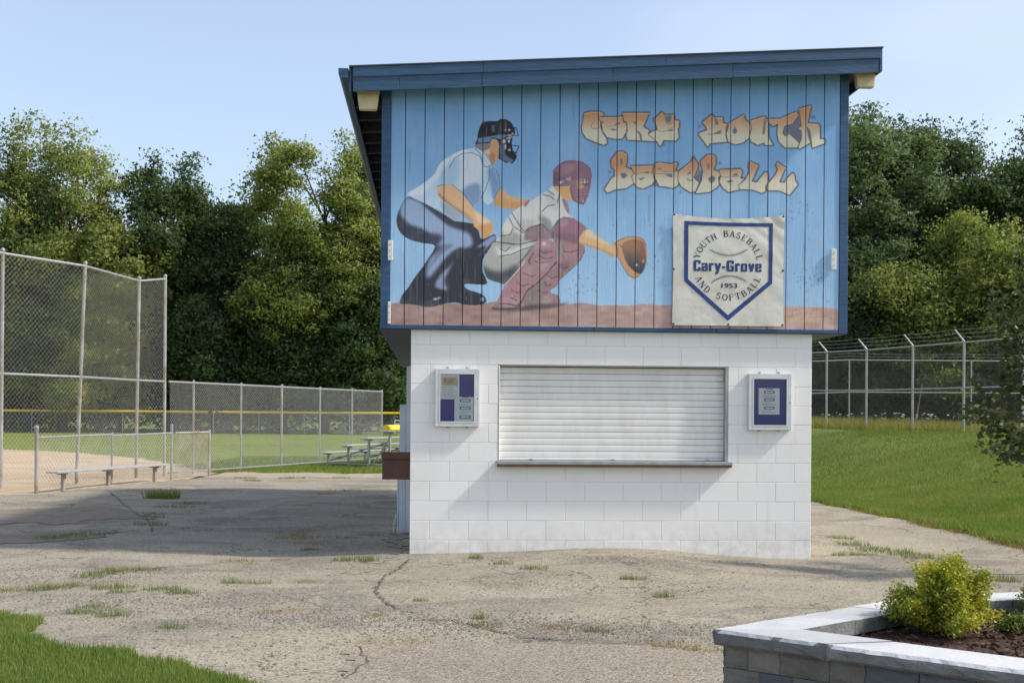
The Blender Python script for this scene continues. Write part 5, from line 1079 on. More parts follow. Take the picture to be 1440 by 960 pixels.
# field-side fence running on from the backstop
sf_ = empty('field_fence', (-8.5, 31.0, 0)); tag(sf_, 'head high galvanised chain link fence running from the backstop to behind the bleachers', 'fence')
A, Bq = bp_[-1][0]+V3(0.06, 0.1, 0), V3(-4.15, 41.2, 0); pts = []
for px in (272, 339, 396, 450, 495, 537):
    r_ = ray(px, 600); k = r_.x; d = Bq-A; t = (k*A.y-A.x)/(d.x-k*d.y); pts.append(A+d*t)
for i, p in enumerate(pts):
    lean_post(sf_, lw(p, sf_), 2.22, 0.030 if i == 2 else 0.025, M['galv_rust'] if i in (0, 2) else M['galv'])
allp = [A]+pts; qs = []
for a, b in zip(allp, allp[1:]):
    rail(sf_, lw(a+V3(0, 0, 2.2), sf_), lw(b+V3(0, 0, 2.2), sf_), 0.022, M['galv']); rail(sf_, lw(a+V3(0, 0, 0.06), sf_), lw(b+V3(0, 0, 0.06), sf_), 0.02, M['galv'])
    of = V3(0.03, -0.01, 0.03); qs.append((lw(a+of, sf_), lw(b+of, sf_), lw(a+of+V3(0, 0, 2.17), sf_), lw(b+of+V3(0, 0, 2.17), sf_)))
chain(sf_, qs, 0.085, 0.0026)
# low dugout fence with its return panel
lf = empty('low_fence', (-9.26, 24.6, 0)); tag(lf, 'waist high chain link fence behind the aluminium bench', 'fence')
lp = [G(51, 692), G(157, 681.5), G(241, 673.5)]
for i, p in enumerate(lp): lean_post(lf, lw(p, lf), (1.17, 1.03, 1.17)[i], (0.034, 0.022, 0.030)[i], M['galv_rust'] if i == 0 else M['galv'])
qs = []
for a, b in zip(lp, lp[1:]):
    rail(lf, lw(a+V3(0, 0, 1.0), lf), lw(b+V3(0, 0, 1.02), lf), 0.021, M['galv'])
    of = V3(0.03, -0.01, 0.03); qs.append((lw(a+of, lf), lw(b+of, lf), lw(a+of+V3(0, 0, 0.96), lf), lw(b+of+V3(0, 0, 0.96), lf)))
chain(lf, qs, 0.105, 0.0026)
rp_ = empty('return_fence', (-7.9, 29.7, 0)); tag(rp_, 'short rusty chain link panel standing at the end of the low fence', 'fence')
a, b = G(246, 672), G(294, 668)
lean_post(rp_, lw(b, rp_), 1.04, 0.03, M['galv_rust']); rail(rp_, lw(a+V3(0, 0, 1.02), rp_), lw(b+V3(0, 0, 1.02), rp_), 0.022, M['galv_rust'])
chain(rp_, [(lw(a, rp_), lw(b, rp_), lw(a+V3(0, 0, 1.0), rp_), lw(b+V3(0, 0, 1.0), rp_))], 0.05, 0.0032, M['galv_rust'])
# outfield fence with yellow guard tube
of_ = empty('outfield_fence', (-35, 92, 0)); tag(of_, 'distant outfield fence topped with a yellow guard tube below the trees', 'fence')
fx = np.arange(-58, 8, 3.3)
for a, b in zip(fx, fx[1:]):
    MB().tube([lw((a, 92, -0.1), of_), lw((a, 92, 1.5), of_)], 0.03, 6).build('post', M['galv'], of_)
    MB().tube([lw((a, 92, 1.53), of_), lw((b-0.03, 92, 1.53), of_)], 0.085, 8).build('guard_tube', M['yellow'], of_)
chain(of_, [(lw((fx[0], 92, 0), of_), lw((fx[-1], 92, 0), of_), lw((fx[0], 92, 1.48), of_), lw((fx[-1], 92, 1.48), of_))], 0.12, 0.0036)
# grey box hanging on the outfield fence
p = at(560, 597, 91); t = empty('utility_box', (p.x, 91.4, 0)); tag(t, 'small grey utility box on posts in front of the outfield fence', 'box')
MB().box(-0.33, 0.33, -0.12, 0.12, p.z-0.34, p.z+0.34).build('cabinet', M['steel_grey'], t, 0.02); MB().box(-0.22, 0.22, -0.15, -0.122, p.z+0.14, p.z+0.26).build('vent', M['ink'], t)
for s in (-0.25, 0.25): MB().box(s-0.03, s+0.03, -0.03, 0.03, -0.2, p.z-0.34).build('leg', M['galv'], t)
# barbed wire fence on the bank, and a second one behind it
def sec_fence(name, label, P, hgt, arm, bidx=None):
    o = empty(name, P[0]); tag(o, label, 'fence'); qs = []
    d = (P[-1]-P[0]).normalized(); n = V3(-1, 0, 0) if arm else V3(0, 0, 0)
    tops = []
    for i, p in enumerate(P):
        b = lw(p, o); MB().tube([b-V3(0, 0, 0.2), b+V3(0, 0, hgt)], 0.034 if arm else 0.028, 10).build('post', M['galv'], o)
        if arm: e = b+V3(-0.28, -0.10, hgt+0.30); MB().tube([b+V3(0, 0, hgt), e], [0.026, 0.017], 6).build('barb_arm', M['alu'], o); tops.append((b+V3(0, 0, hgt), e))
    for a, b in zip(P, P[1:]):
        for z in (hgt-0.02, hgt*0.5): rail(o, lw(a, o)+V3(0, 0, z), lw(b, o)+V3(0, 0, z), 0.021, M['galv'])
        f = V3(0.0, 0.04, 0.03); qs.append((lw(a, o)+f, lw(b, o)+f, lw(a, o)+f+V3(0, 0, hgt-0.03), lw(b, o)+f+V3(0, 0, hgt-0.03)))
    if arm:
        for (a, e), (c, f) in zip(tops, tops[1:]):
            for t in (0.35, 0.68, 1.0): rail(o, a.lerp(e, t), c.lerp(f, t), 0.0035, M['wire'], 'barbed_wire', 6, 0.02)
    else:
        for a, b in zip(P, P[1:]):
            for z in (0.12, 0.22): rail(o, lw(a, o)+V3(0, 0, hgt+z), lw(b, o)+V3(0, 0, hgt+z), 0.0035, M['wire'], 'barbed_wire', 6, 0.03)
    chain(o, qs, 0.075, 0.0024, M['wire_dark']); return o
NP = []
for px, D in ((1040, 43.9), (1102, 41.6), (1162, 39.5), (1218, 37.4), (1283, 35.2), (1355, 33.1), (1438, 31.0), (1535, 28.9)):
    x = at(px, 600, D).x; NP.append(V3(x, D, Hs(x, D)))
sec_fence('barbed_wire_fence', 'tall chain link fence with slanted barbed wire arms along the top of the grass bank', NP, 2.42, True)
FP = [V3(x, 46.2, Hs(x, 46.2)) for x in (3.3, 7.8, 12.3, 16.75, 21.2, 25.7)]
fo_ = sec_fence('rear_security_fence', 'plain chain link fence standing behind the barbed wire fence', FP, 2.38, False)
b0 = lw(FP[3], fo_); MB().tube([b0+V3(-2.0, 0.1, 0), b0+V3(-1.75, 0.1, 1.5)], 0.02, 6).build('brace', M['galv'], fo_)

# ================================================================ BENCH AND BLEACHERS
a, b = G(66, 690)+V3(0.12, -0.1, 0), G(222, 675)+V3(0.12, -0.1, 0); d = b-a; ang = math.atan2(d.y, d.x)
bn = empty('players_bench', a, ang); tag(bn, 'low backless aluminium bench in front of the waist high fence', 'bench'); ln = d.length
for k in range(2): MB().box(0, ln, -0.13+k*0.135, -0.003+k*0.135, 0.33, 0.37).build('seat_plank', M['alu'], bn, 0.006)
for s in (0.09, 0.47, 0.92):
    MB().hexa([(ln*s-0.03, -0.03, -0.06), (ln*s+0.03, -0.03, -0.06), (ln*s+0.03, 0.03, -0.06), (ln*s-0.03, 0.03, -0.06)], [(ln*s-0.02, -0.03, 0.29), (ln*s+0.05, -0.03, 0.29), (ln*s+0.05, 0.03, 0.29), (ln*s-0.02, 0.03, 0.29)]).build('leg', M['galv_rust'], bn)
    MB().box(ln*s-0.03, ln*s+0.06, -0.12, 0.12, 0.291, 0.329).build('seat_bracket', M['galv_rust'], bn)
bl = empty('bleachers', (-5.25, 35.8, 0), math.atan2(0.92, 0.40)); tag(bl, 'small aluminium bleachers with open plank seats beside the white building', 'bleachers')
LN = 4.6                         # local x along the seats, local y negative = stepping up towards the right
for k in range(4):
    y = -k*0.66; zt_ = 0.40+k*0.21
    MB().box(-0.15, LN, y-0.13, y+0.13, zt_-0.045, zt_).build('seat_plank', M['alu'], bl, 0.008)
    if k: MB().box(-0.05, LN, y+0.24, y+0.44, zt_-0.36, zt_-0.32).build('foot_plank', M['alu'], bl, 0.008)
    for x in (0.12, 2.2, 4.3):
        MB().box(x-0.03, x+0.03, y-0.03, y+0.03, -0.06, zt_-0.085).build('leg', M['galv_rust'] if k in (1, 3) else M['galv'], bl)
        MB().box(x-0.035, x+0.035, y-0.15, y+0.15, zt_-0.084, zt_-0.046).build('seat_bracket', M['galv_rust'], bl)
for x in (0.17, 2.25, 4.35):
    MB().tube([(x, 0.05, 0.12), (x, -2.0, 0.72)], 0.022, 6).build('brace', M['galv_rust'], bl); MB().tube([(x, -1.4, 0.05), (x, -2.0, 0.85)], 0.022, 6).build('brace', M['galv'], bl)
    MB().tube([(x, 0.05, 0.06), (x, -2.05, 0.06)], 0.024, 6).build('ground_rail', M['galv'], bl)
# yellow plastic cover lying along the top seat
yb = empty('yellow_cover', (0, 0, 0)); yb.location = bl.matrix_world @ Vector((0, 0, 0)); bpy.context.view_layer.update()
yb.location = bl.matrix_world @ Vector((0.0, -1.98, 1.03)); yb.rotation_euler = bl.rotation_euler
tag(yb, 'bright yellow plastic cover lying along the top plank of the bleachers', 'cover')
MB().extr([(-0.16, 0.001), (0.16, 0.001), (0.13, 0.10), (0.05, 0.145), (-0.05, 0.145), (-0.13, 0.10)], 0, -0.1, LN).build('shell', M['yellow'], yb, 0.01)
for x in np.arange(0.3, LN, 0.8): MB().extr([(-0.166, 0.001), (0.166, 0.001), (0.135, 0.105), (0.05, 0.152), (-0.05, 0.152), (-0.135, 0.105)], 0, x, x+0.04).build('rib', M['yellow'], yb)

# bent white wire stake at the foot of the side wall
p = G(556, 747); st = empty('wire_stake', p); tag(st, 'bent white wire stake leaning at the foot of the counter leg', 'stake')
MB().tube([(-0.03, 0, -0.02), (-0.02, 0, 0.10), (0.01, 0, 0.22), (0.03, 0.02, 0.23), (0.02, 0.02, 0.05), (0.02, 0.03, -0.02)], 0.005, 6).build('wire', M['white_plastic'], st)

# ================================================================ TREES
def leaf_quads(C, size, flat=0.5, aspect=0.55):
    n = len(C); a = rng.normal(size=(n, 3)); a[:, 2] *= flat; a /= np.linalg.norm(a, axis=1)[:, None]+1e-9
    b = rng.normal(size=(n, 3)); b -= (b*a).sum(1)[:, None]*a; b /= np.linalg.norm(b, axis=1)[:, None]+1e-9
    s = (size*rng.uniform(0.6, 1.35, n))[:, None]
    V = np.stack([C-a*s*0.5, C+b*s*aspect*0.5, C+a*s*0.5, C-b*s*aspect*0.5], 1).reshape(-1, 3)
    return V, np.arange(4*n).reshape(-1, 4)
def leaf_tris(C, size, flat=0.6):
    n = len(C); a = rng.normal(size=(n, 3)); a[:, 2] *= flat; a /= np.linalg.norm(a, axis=1)[:, None]+1e-9
    b = rng.normal(size=(n, 3)); b -= (b*a).sum(1)[:, None]*a; b /= np.linalg.norm(b, axis=1)[:, None]+1e-9
    s = (size*rng.uniform(0.6, 1.4, n))[:, None]
    return np.stack([C-a*s*0.5-b*s*0.3, C+b*s*0.42, C+a*s*0.62-b*s*0.1], 1).reshape(-1, 3), np.arange(3*n).reshape(-1, 3)
def crown_clusters(lobes, n, r):
    out = []; w = np.array([l[3]**2 for l in lobes]); w /= w.sum()
    for (cx, cy, cz, rad), k in zip(lobes, (w*n).astype(int)+1):
        d = r.normal(size=(k, 3)); d /= np.linalg.norm(d, axis=1)[:, None]; d[:, 2] = np.where(d[:, 2] < -0.35, -d[:, 2], d[:, 2])
        rr = rad*(0.45+0.62*r.random(k)**0.45); out.append(np.array((cx, cy, cz))+d*rr[:, None]*np.array([1, 1, 0.88]))
    return np.concatenate(out)
def make_tree(name, label, loc, h, wid, mat, seed, ncl, nleaf, lsize, base=0.18, spire=0.0, cl=0.55, group=None, trunk_r=None, cat='tree', droop=0.0, nlobe=26):
    global rng
    r = np.random.default_rng(seed); rng = r
    t = empty(name, loc); tag(t, label, cat, group)
    tr = trunk_r or h*0.016; lean = r.normal(0, 0.02*h, 2)
    lobes = []; R0 = wid/2
    for k in range(nlobe):
        f = (k+0.5)/nlobe; zc = h*(base+0.10+(0.92-base-0.10)*f)
        env = R0*math.sin(math.pi*min(1, (0.16+0.80*(1-((f-0.42)/0.62)**2)*0.5+0.1)))*(1.0 if f < 0.7 else 1.0-(f-0.7)*1.5*(0.6+spire))
        a = k*2.4+r.uniform(-0.5, 0.5); rad = R0*r.uniform(0.24, 0.46)*(1.0-0.35*f); q = max(0, env-rad*0.55)*r.uniform(0.6, 1.1)
        lobes.append((math.cos(a)*q+lean[0]*f, math.sin(a)*q+lean[1]*f, min(zc, h-rad*0.9), rad))
    lobes.append((lean[0], lean[1], h*0.55, R0*0.55))
    m = MB(); pts = [(0, 0, -0.3)]+[(lean[0]*f+r.normal(0, 0.01*h), lean[1]*f+r.normal(0, 0.01*h), h*f) for f in (0.15, 0.32, 0.5, 0.68, 0.84)]
    m.tube(pts, [tr*1.25, tr, tr*0.85, tr*0.6, tr*0.35, tr*0.12], 9); trunk = m.build('trunk', M['bark'], t, smooth=True)
    for cx, cy, cz, rad in lobes[:-1]:
        z0 = max(h*base*0.8, cz-r.uniform(0.12, 0.25)*h); f0 = z0/h; b0 = Vector((lean[0]*f0, lean[1]*f0, z0)); e = Vector((cx, cy, cz))
        mp = b0.lerp(e, 0.5)+Vector((r.normal(0, 0.02*h), r.normal(0, 0.02*h), 0.01*h)); lr = tr*0.42*(1-0.5*f0)
        lb = MB(); lb.tube([b0, mp, e], [lr, lr*0.7, lr*0.3], 6)
        for _ in range(3):
            d = Vector(r.normal(size=3)); d.z = abs(d.z)*0.6; d.normalize(); s = mp.lerp(e, r.uniform(0.2, 1)); lb.tube([s, s+d*rad*0.5, s+d*rad*0.95+Vector((0, 0, rad*0.1))], [lr*0.4, lr*0.25, lr*0.08], 5)
        lb.build('limb', M['bark'], t, smooth=True)
    C = crown_clusters(lobes, ncl, r)
    # loose sprays breaking the outline
    k = int(ncl*0.16); i = r.integers(0, len(C), k); up_ = np.stack([r.normal(0, 0.5, k), r.normal(0, 0.5, k), np.abs(r.normal(0.6, 0.5, k))], 1); C = np.concatenate([C, C[i]+up_*R0*0.20])
    ns = int(5+spire*8)
    for _ in range(ns):             # upright shoots above the crown
        l_ = lobes[r.integers(nlobe//2, nlobe)]; b_ = np.array(l_[:3]); l2 = R0*r.uniform(0.35, 0.7)*(1+spire*0.5); d_ = np.array([r.normal(0, 0.25), r.normal(0, 0.25), 1.0])
        C = np.concatenate([C, b_+np.array([0, 0, l_[3]*0.6])+d_*np.linspace(0.1, 1, 7)[:, None]*l2])
    P = np.repeat(C, nleaf, axis=0); Pc0 = P*np.array([1, 1, 0.8]); jit = r.normal(size=P.shape)*np.array([cl, cl, cl*0.6])*np.repeat(r.uniform(0.6, 1.3, len(C)), nleaf)[:, None]
    P = P+jit; P[:, 2] -= droop*np.abs(jit[:, 0])
    P = np.where((P[:, 2] > h*1.03)[:, None], Pc0, P)
    keepm = P[:, 2] > h*base*0.6; Pall = P
    V, Fq = leaf_tris(P[keepm], lsize); me = mesh_np('crown', V, Fq)
    D1 = jit/(np.linalg.norm(jit, axis=1)[:, None]+1e-6); cc = np.array(lobes); c0 = np.array([lean[0]*0.5, lean[1]*0.5, h*0.45]); D2 = (P-c0)/np.array([R0, R0, h*0.5])
    D2 /= np.linalg.norm(D2, axis=1)[:, None]+1e-6; on = (D1*0.75+D2*0.55)[keepm]
    at_ = me.attributes.new('spray', 'FLOAT_VECTOR', 'POINT'); at_.data.foreach_set('vector', np.repeat(on, 3, axis=0).astype(np.float32).ravel())
    link('crown', me, mat, t)
    return t
def px_tree(px, D, top_py, **kw):
    p = at(px, 583, D); g0 = Hs(p.x, D); top = at(px, top_py, D).z; return (p.x, D, g0-0.1), top-g0
TG1 = 'trees beyond the outfield fence'; TG2 = 'trees behind the security fences'
def T(px, D, top, wid, mat, seed, label, ncl=420, nleaf=26, ls=0.36, group=TG1, **kw):
    loc, h = px_tree(px, D, top); return make_tree(kw.pop('name', 'broadleaf_tree'), label, loc, h, wid, M[mat], seed, int(ncl*1.9), int(nleaf*2.3), ls*0.72, group=group, **kw)
T(88, 98, 184, 11.5, 'leaf_light', 11, 'tallest pale green tree behind the backstop, with a thin ragged pointed top', 400, 24, 0.34, spire=0.6, cl=0.62)
T(0, 99, 222, 10.5, 'leaf_mid', 12, 'mid green tree behind the backstop, left of the pale ragged tree', 400, 26)
T(168, 96.5, 310, 7.5, 'leaf_light', 13, 'short yellow green tree behind the end post of the backstop', 260, 26, 0.34)
T(238, 100, 232, 11.0, 'leaf_dark', 14, 'broad dark green tree with several rounded tops beyond the field fence', 520, 28)
T(322, 101, 268, 8.5, 'leaf_dark', 15, 'dark slim tree filling the dip between the broad dark tree and the yellow green tree', 420, 28)
T(456, 97, 180, 13.0, 'leaf_light', 16, 'large yellow green tree rising beside the eave of the building', 620, 28, 0.32, cl=0.5)
T(548, 99, 205, 10.0, 'leaf_mid', 17, 'mid green tree mostly hidden behind the building, beside the large yellow green tree', 420, 26)
T(38, 95.5, 330, 8.0, 'leaf_mid', 18, 'low bushy mid green tree seen through the backstop mesh', 300, 26, base=0.04)
T(140, 95.0, 395, 8.5, 'leaf_light', 19, 'low yellow green thicket tree seen through the middle panel of the backstop', 300, 26, 0.3, base=0.03)
T(300, 96, 420, 8.5, 'leaf_dark', 20, 'low dark undergrowth tree behind the field fence below the broad dark tree', 320, 26, base=0.03)
T(400, 95.5, 390, 8.0, 'leaf_dark', 21, 'low dark undergrowth tree behind the field fence below the yellow green tree', 320, 26, base=0.03)
T(505, 95.5, 380, 8.0, 'leaf_dark', 22, 'low dark undergrowth tree beside the left corner of the building', 320, 26, base=0.03)
# right of the building, nearer
T(1212, 58, 168, 7.5, 'leaf_blue', 31, 'feathery grey green tree close beside the right corner of the mural', 520, 26, 0.22, TG2, cl=0.34, droop=0.2)
T(1258, 61, 160, 6.5, 'leaf_blue', 36, 'tall feathery grey green tree with an open top next to the building', 420, 24, 0.22, TG2, cl=0.34, droop=0.2)
T(1325, 60, 172, 7.5, 'leaf_dark', 32, 'tall dark green tree between the feathery tree and the yellow green maple', 560, 26, 0.22, TG2, cl=0.34)
T(1398, 59, 212, 7.0, 'leaf_dark', 33, 'dark green tree rising behind the yellow green maple', 520, 26, 0.22, TG2, cl=0.34)
T(1470, 60, 220, 7.0, 'leaf_blue', 37, 'grey green tree behind the fence, past the dark green trees', 420, 26, 0.22, TG2, cl=0.34)
T(1408, 51.5, 300, 6.0, 'leaf_light', 34, 'yellow green maple spreading above the barbed wire fence', 480, 28, 0.19, TG2, cl=0.30, base=0.10)
T(1288, 51, 372, 4.6, 'leaf_light', 35, 'small yellow green sapling clump above the barbed wire fence', 340, 26, 0.18, TG2, cl=0.28, base=0.06)
T(1208, 52, 400, 5.0, 'leaf_dark', 38, 'low dark undergrowth tree behind the fence beside the white wall', 340, 26, 0.2, TG2, cl=0.32, base=0.03)
T(1350, 53.5, 385, 5.5, 'leaf_dark', 39, 'low dark undergrowth tree behind the fence between the two yellow green trees', 340, 26, 0.2, TG2, cl=0.32, base=0.03)
T(1440, 55, 400, 5.5, 'leaf_dark', 40, 'low dark undergrowth tree behind the fence beyond the yellow green maple', 340, 26, 0.2, TG2, cl=0.32, base=0.03)
for k, (x, D, hh) in enumerate(((26.5, 51, 8), (31, 47, 8.5), (36, 50, 9), (29, 57, 10), (41, 46, 9))):
    make_tree('broadleaf_tree', ('dark green tree continuing the wood past the yellow green maple', 'tall dark tree in front of the wood beyond the right end of the fence', 'broad dark tree farther along the wood edge', 'dark tree close behind the rear security fence', 'dark tree at the far end of the wood edge')[k], (x, D, Hs(x, D)), hh, 8.5, M['leaf_dark'], 200+k, 420, 40, 0.24, group=TG2, cl=0.45, base=0.08)
# the wood behind reads as one dark mass
def wood(name, X0, X1, Y0, Y1, zmax, n, ls, seed, label):
    global rng; rng = np.random.default_rng(seed)
    X = rng.uniform(X0, X1, n); Y = rng.uniform(Y0, Y1, n); hh = zmax*(0.70+0.18*np.sin(X*0.35+1)+0.12*np.sin(X*0.83+Y*0.2)); Zc = rng.random(n)**0.8*hh
    P = np.repeat(np.stack([X, Y, Zc+H(X, Y)], 1), 14, axis=0); P = P+rng.normal(size=P.shape)*np.array([0.9, 0.9, 0.6])*(ls/0.5)
    V, Fq = leaf_quads(P, ls); o = link(name, mesh_np(name, V, Fq), M['leaf_dark']); tag(o, label, 'wood', kind='stuff')
wood('far_wood', -58, 16, 106, 116, 13.0, 8500, 0.42, 51, 'dark mass of woodland behind the trees of the outfield')
wood('near_wood', 8, 62, 64, 72, 10.5, 5000, 0.42, 52, 'dark mass of woodland behind the security fences')
wood('near_undergrowth', 9, 46, 54.5, 58.5, 4.8, 2600, 0.34, 53, 'dark shaded undergrowth below the trees behind the security fences')

# small broad-leaved tree at the right, its branches reaching into view
def small_tree():
    global rng; rng = np.random.default_rng(61); r = random.Random(61)
    x0, y0 = 5.25, 12.0; t = empty('small_ornamental_tree', (x0, y0, Hs(x0, y0))); tag(t, 'small ornamental tree with dull broad leaves, its branches reaching over the lawn', 'tree')
    MB().tube([(0, 0, -0.2), (0.02, 0, 0.7), (0, 0.02, 1.5), (0.03, 0, 2.4)], [0.06, 0.05, 0.04, 0.02], 9).build('trunk', M['bark'], t, smooth=True)
    P = []
    br = [((0, 0, 2.0), (-0.25, 0, 2.5), (-0.42, 0, 2.95)), ((0, 0, 1.8), (-0.4, 0.05, 2.15), (-0.62, 0, 2.55)), ((0, 0, 1.3), (-0.4, 0.1, 1.75), (-0.5, 0.1, 2.0)), ((0, 0, 1.05), (-0.35, -0.05, 1.22), (-0.62, -0.08, 1.40)), ((0, 0, 1.1), (-0.45, 0.02, 1.30), (-0.88, 0.0, 1.52)), ((0, 0, 1.25), (-0.35, 0.1, 1.5), (-0.7, 0.15, 1.72)), ((0, 0, 1.5), (-0.3, 0, 1.9), (-0.55, 0.05, 2.25)), ((0, 0, 1.6), (-0.2, 0.1, 2.1), (-0.32, 0.1, 2.6)), ((0, 0, 1.2), (0.4, 0.1, 1.6), (0.8, 0.1, 2.0)), ((0, 0, 1.4), (0.2, -0.3, 1.8), (0.3, -0.6, 2.2)), ((0, 0, 1.4), (0.1, 0.4, 1.8), (0.2, 0.8, 2.2)), ((0, 0, 2.0), (0.1, 0, 2.5), (0.05, 0, 2.9)), ((0, 0, 1.0), (-0.4, -0.1, 1.05), (-0.75, -0.15, 1.18))]
    for b in br:
        MB().tube(b, [0.02, 0.012, 0.005], 6).build('limb', M['bark'], t, smooth=True)
        for k in range(40):
            f = r.uniform(0.3, 1.08); a, m, e = [np.array(q) for q in b]; c = (1-f)**2*a+2*f*(1-f)*m+f*f*e
            s = c+np.array([r.gauss(0, 0.07), r.gauss(0, 0.10), r.gauss(0.02, 0.07)])
            for _ in range(5): P.append(s+np.array([r.gauss(0, 0.035), r.gauss(0, 0.035), r.gauss(0, 0.03)]))
    V, Fq = leaf_quads(np.array(P), 0.085, 0.5, 0.5); link('crown', mesh_np('crown', V, Fq), M['leaf_near'], t)
small_tree()
# white umbels in the rough grass: each a stem with a flat head
rng = np.random.default_rng(71)
fl = MB().tube([(0, 0, 0), (0.01, 0.01, 0.5), (0, 0, 0.62)], 0.006, 4).mesh('stem'); fl.materials.append(M['weed'])
hd = MB(); 
for k in range(7):
    a = k*0.9; rr = 0.0 if k == 0 else 0.04; hd.tube([(math.cos(a)*rr, math.sin(a)*rr, 0.60), (math.cos(a)*rr, math.sin(a)*rr, 0.635)], [0.012, 0.026], 6)
hd = hd.mesh('flower_head'); hd.materials.append(M['flower'])
for k in range(60):
    px = rng.uniform(1146, 1400) if k > 25 else rng.normal(1295, 28); D = rng.uniform(41, 45.5); x = at(px, 600, D).x; s = rng.uniform(0.7, 1.35)
    o = empty('wild_flower', (x, D, Hs(x, D))); s *= 0.55; o.scale = (s, s, s); o.rotation_euler = (rng.normal(0, 0.12), rng.normal(0, 0.12), 0)
    tag(o, 'white flat-topped wild flower in the rough grass between the two security fences', 'flower', 'white wild flowers between the security fences')
    link('stem', fl, None, o); link('flower_head', hd, None, o)

# ================================================================ PLANTER
PT = 0.48                          # height of the cap's top
pl = empty('stone_planter', (2.6, 6.3, 0)); tag(pl, 'raised grey stone planter with rough edged capstones', 'planter')
path = [V3(3.35, 3.92, 0), V3(0.936, 5.95, 0), V3(2.22, 7.10, 0), V3(4.1, 7.72, 0), V3(5.0, 6.3, 0)]
def offs(P, d):                    # inset of the closed outline (clockwise seen from above -> inwards)
    n = len(P); out = []
    for i in range(n):
        a, b, c = P[i-1], P[i], P[(i+1) % n]; e1 = (b-a).normalized(); e2 = (c-b).normalized()
        n1 = V3(e1.y, -e1.x, 0); n2 = V3(e2.y, -e2.x, 0); k = d/max(0.3, 1+n1.dot(n2)); out.append(b+(n1+n2)*k)
    return out
capo, capi = offs(path, 0.0), offs(path, 0.285); wo, wi = offs(path, 0.035), offs(path, 0.22); mu = offs(path, 0.21)
rr_ = random.Random(9)
def stone(name, a0, b0, a1, b1, z0, z1, mat, rough, seed, top_rough=0.0, nseg=None):
    """a0-b0 outer edge, a1-b1 inner edge: a block with a hewn outer face"""
    ln = (b0-a0).length; nu = nseg or max(4, int(ln/0.035)); nv = 5; V = []; Fq = []
    out = ((a0+b0)/2-(a1+b1)/2).normalized()
    for i in range(nu+1):
        s = i/nu; po, pi_ = a0.lerp(b0, s), a1.lerp(b1, s)
        for j in range(nv+1):
            f = j/nv; z = z0+(z1-z0)*f; q = po+V3(0, 0, z); e = min(f, 1-f, s*ln/(z1-z0), (1-s)*ln/(z1-z0))
            nn = mnoise.noise(Vector((q.x*17+seed*7, q.y*17, q.z*21)))*0.7+mnoise.noise(Vector((q.x*45+seed*3, q.y*45, q.z*50)))*0.4
            dd = rough*nn-rough*1.1*max(0, 0.22-e)/0.22
            V.append(q+out*dd-lw_pl)
        V.append(pi_+V3(0, 0, z1)-lw_pl); V.append(pi_+V3(0, 0, z0)-lw_pl)
    m = nv+3
    for i in range(nu):
        for j in range(m): Fq.append((i*m+j, i*m+(j+1) % m, (i+1)*m+(j+1) % m, (i+1)*m+j))
    Fq.append(tuple(range(m))); Fq.append(tuple(nu*m+k for k in range(m)))
    o = MB().add(V, Fq).build(name, mat, pl)
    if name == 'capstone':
        o.data.materials.append(M['cap_hewn_shade'])
        for p_ in o.data.polygons: p_.material_index = 0 if p_.normal.z > 0.6 else 1  # upward faces keep the top stone, all others take the shade-dark tone
    return o
lw_pl = Vector(pl.location)
n = len(path)
for i in range(n):
    j = (i+1) % n; a0, b0, a1, b1 = capo[i], capo[j], capi[i], capi[j]; ln = (b0-a0).length
    # capstones: uneven lengths, mitred at the corners
    cuts = {0: [0, 0.22, 0.50, 0.80, 1] if i == 0 else None, 1: None}.get(i) or [0]+[(k+1)/max(1, round(ln/0.52)) for k in range(max(1, round(ln/0.52)))]
    if i == 0: cuts = [0, 0.18, 0.50, 0.82, 1.0] if ln > 2 else cuts
    for s, t in zip(cuts, cuts[1:]):
        g_ = 0.0035/ln; s2, t2 = s+(g_ if s > 0 else 0.0006), t-(g_ if t < 1 else 0.0006)
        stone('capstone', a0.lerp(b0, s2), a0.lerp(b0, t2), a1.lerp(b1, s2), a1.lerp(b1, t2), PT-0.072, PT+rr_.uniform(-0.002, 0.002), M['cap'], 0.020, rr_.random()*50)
    a0, b0, a1, b1 = wo[i], wo[j], wi[i], wi[j]
    for c in range(4):
        z1 = PT-0.074-c*0.103; z0 = z1-0.100; x = -rr_.uniform(0.05, 0.2) if c % 2 else 0.0
        while x < ln-0.02:
            w = rr_.choice((0.17, 0.25, 0.30, 0.25)); s, t = max(0, x), min(ln, x+w); x += w
            if t-s < 0.04: continue
            s, t = (s+0.004)/ln, (t-0.004)/ln
            stone('wall_block', a0.lerp(b0, s), a0.lerp(b0, t), a1.lerp(b1, s), a1.lerp(b1, t), max(z0, -0.05), z1, M['pblock_blue'] if rr_.random() < 0.15 else M['pblock'], 0.010, rr_.random()*50)
# the backing wall and mulch
mb = MB(); k = len(mu)
mb.add([p+V3(0, 0, PT-0.085)-lw_pl for p in mu]+[p+V3(0, 0, -0.05)-lw_pl for p in mu], [tuple(range(k)), tuple(range(k, 2*k))]+[(i, (i+1) % k, (i+1) % k+k, i+k) for i in range(k)])
mb.build('mulch_bed', M['mulch'], pl)
rng = np.random.default_rng(81); nC = 16000; X = rng.uniform(1.0, 4.9, nC); Y = rng.uniform(4.0, 7.7, nC); ok = inpoly(X, Y, [(p.x, p.y) for p in offs(path, 0.30)]); X, Y = X[ok], Y[ok]
Zm = PT-0.085+0.035*np.sin(X*4)*np.sin(Y*5)*0.4+rng.uniform(0, 0.022, len(X))
V, Fq = leaf_quads(np.stack([X, Y, Zm], 1)-np.array(lw_pl), 0.042, 0.25, 0.35); o = link('mulch_chips', mesh_np('mulch_chips', V, Fq), M['mulch_chip'], pl); o['kind'] = 'stuff'
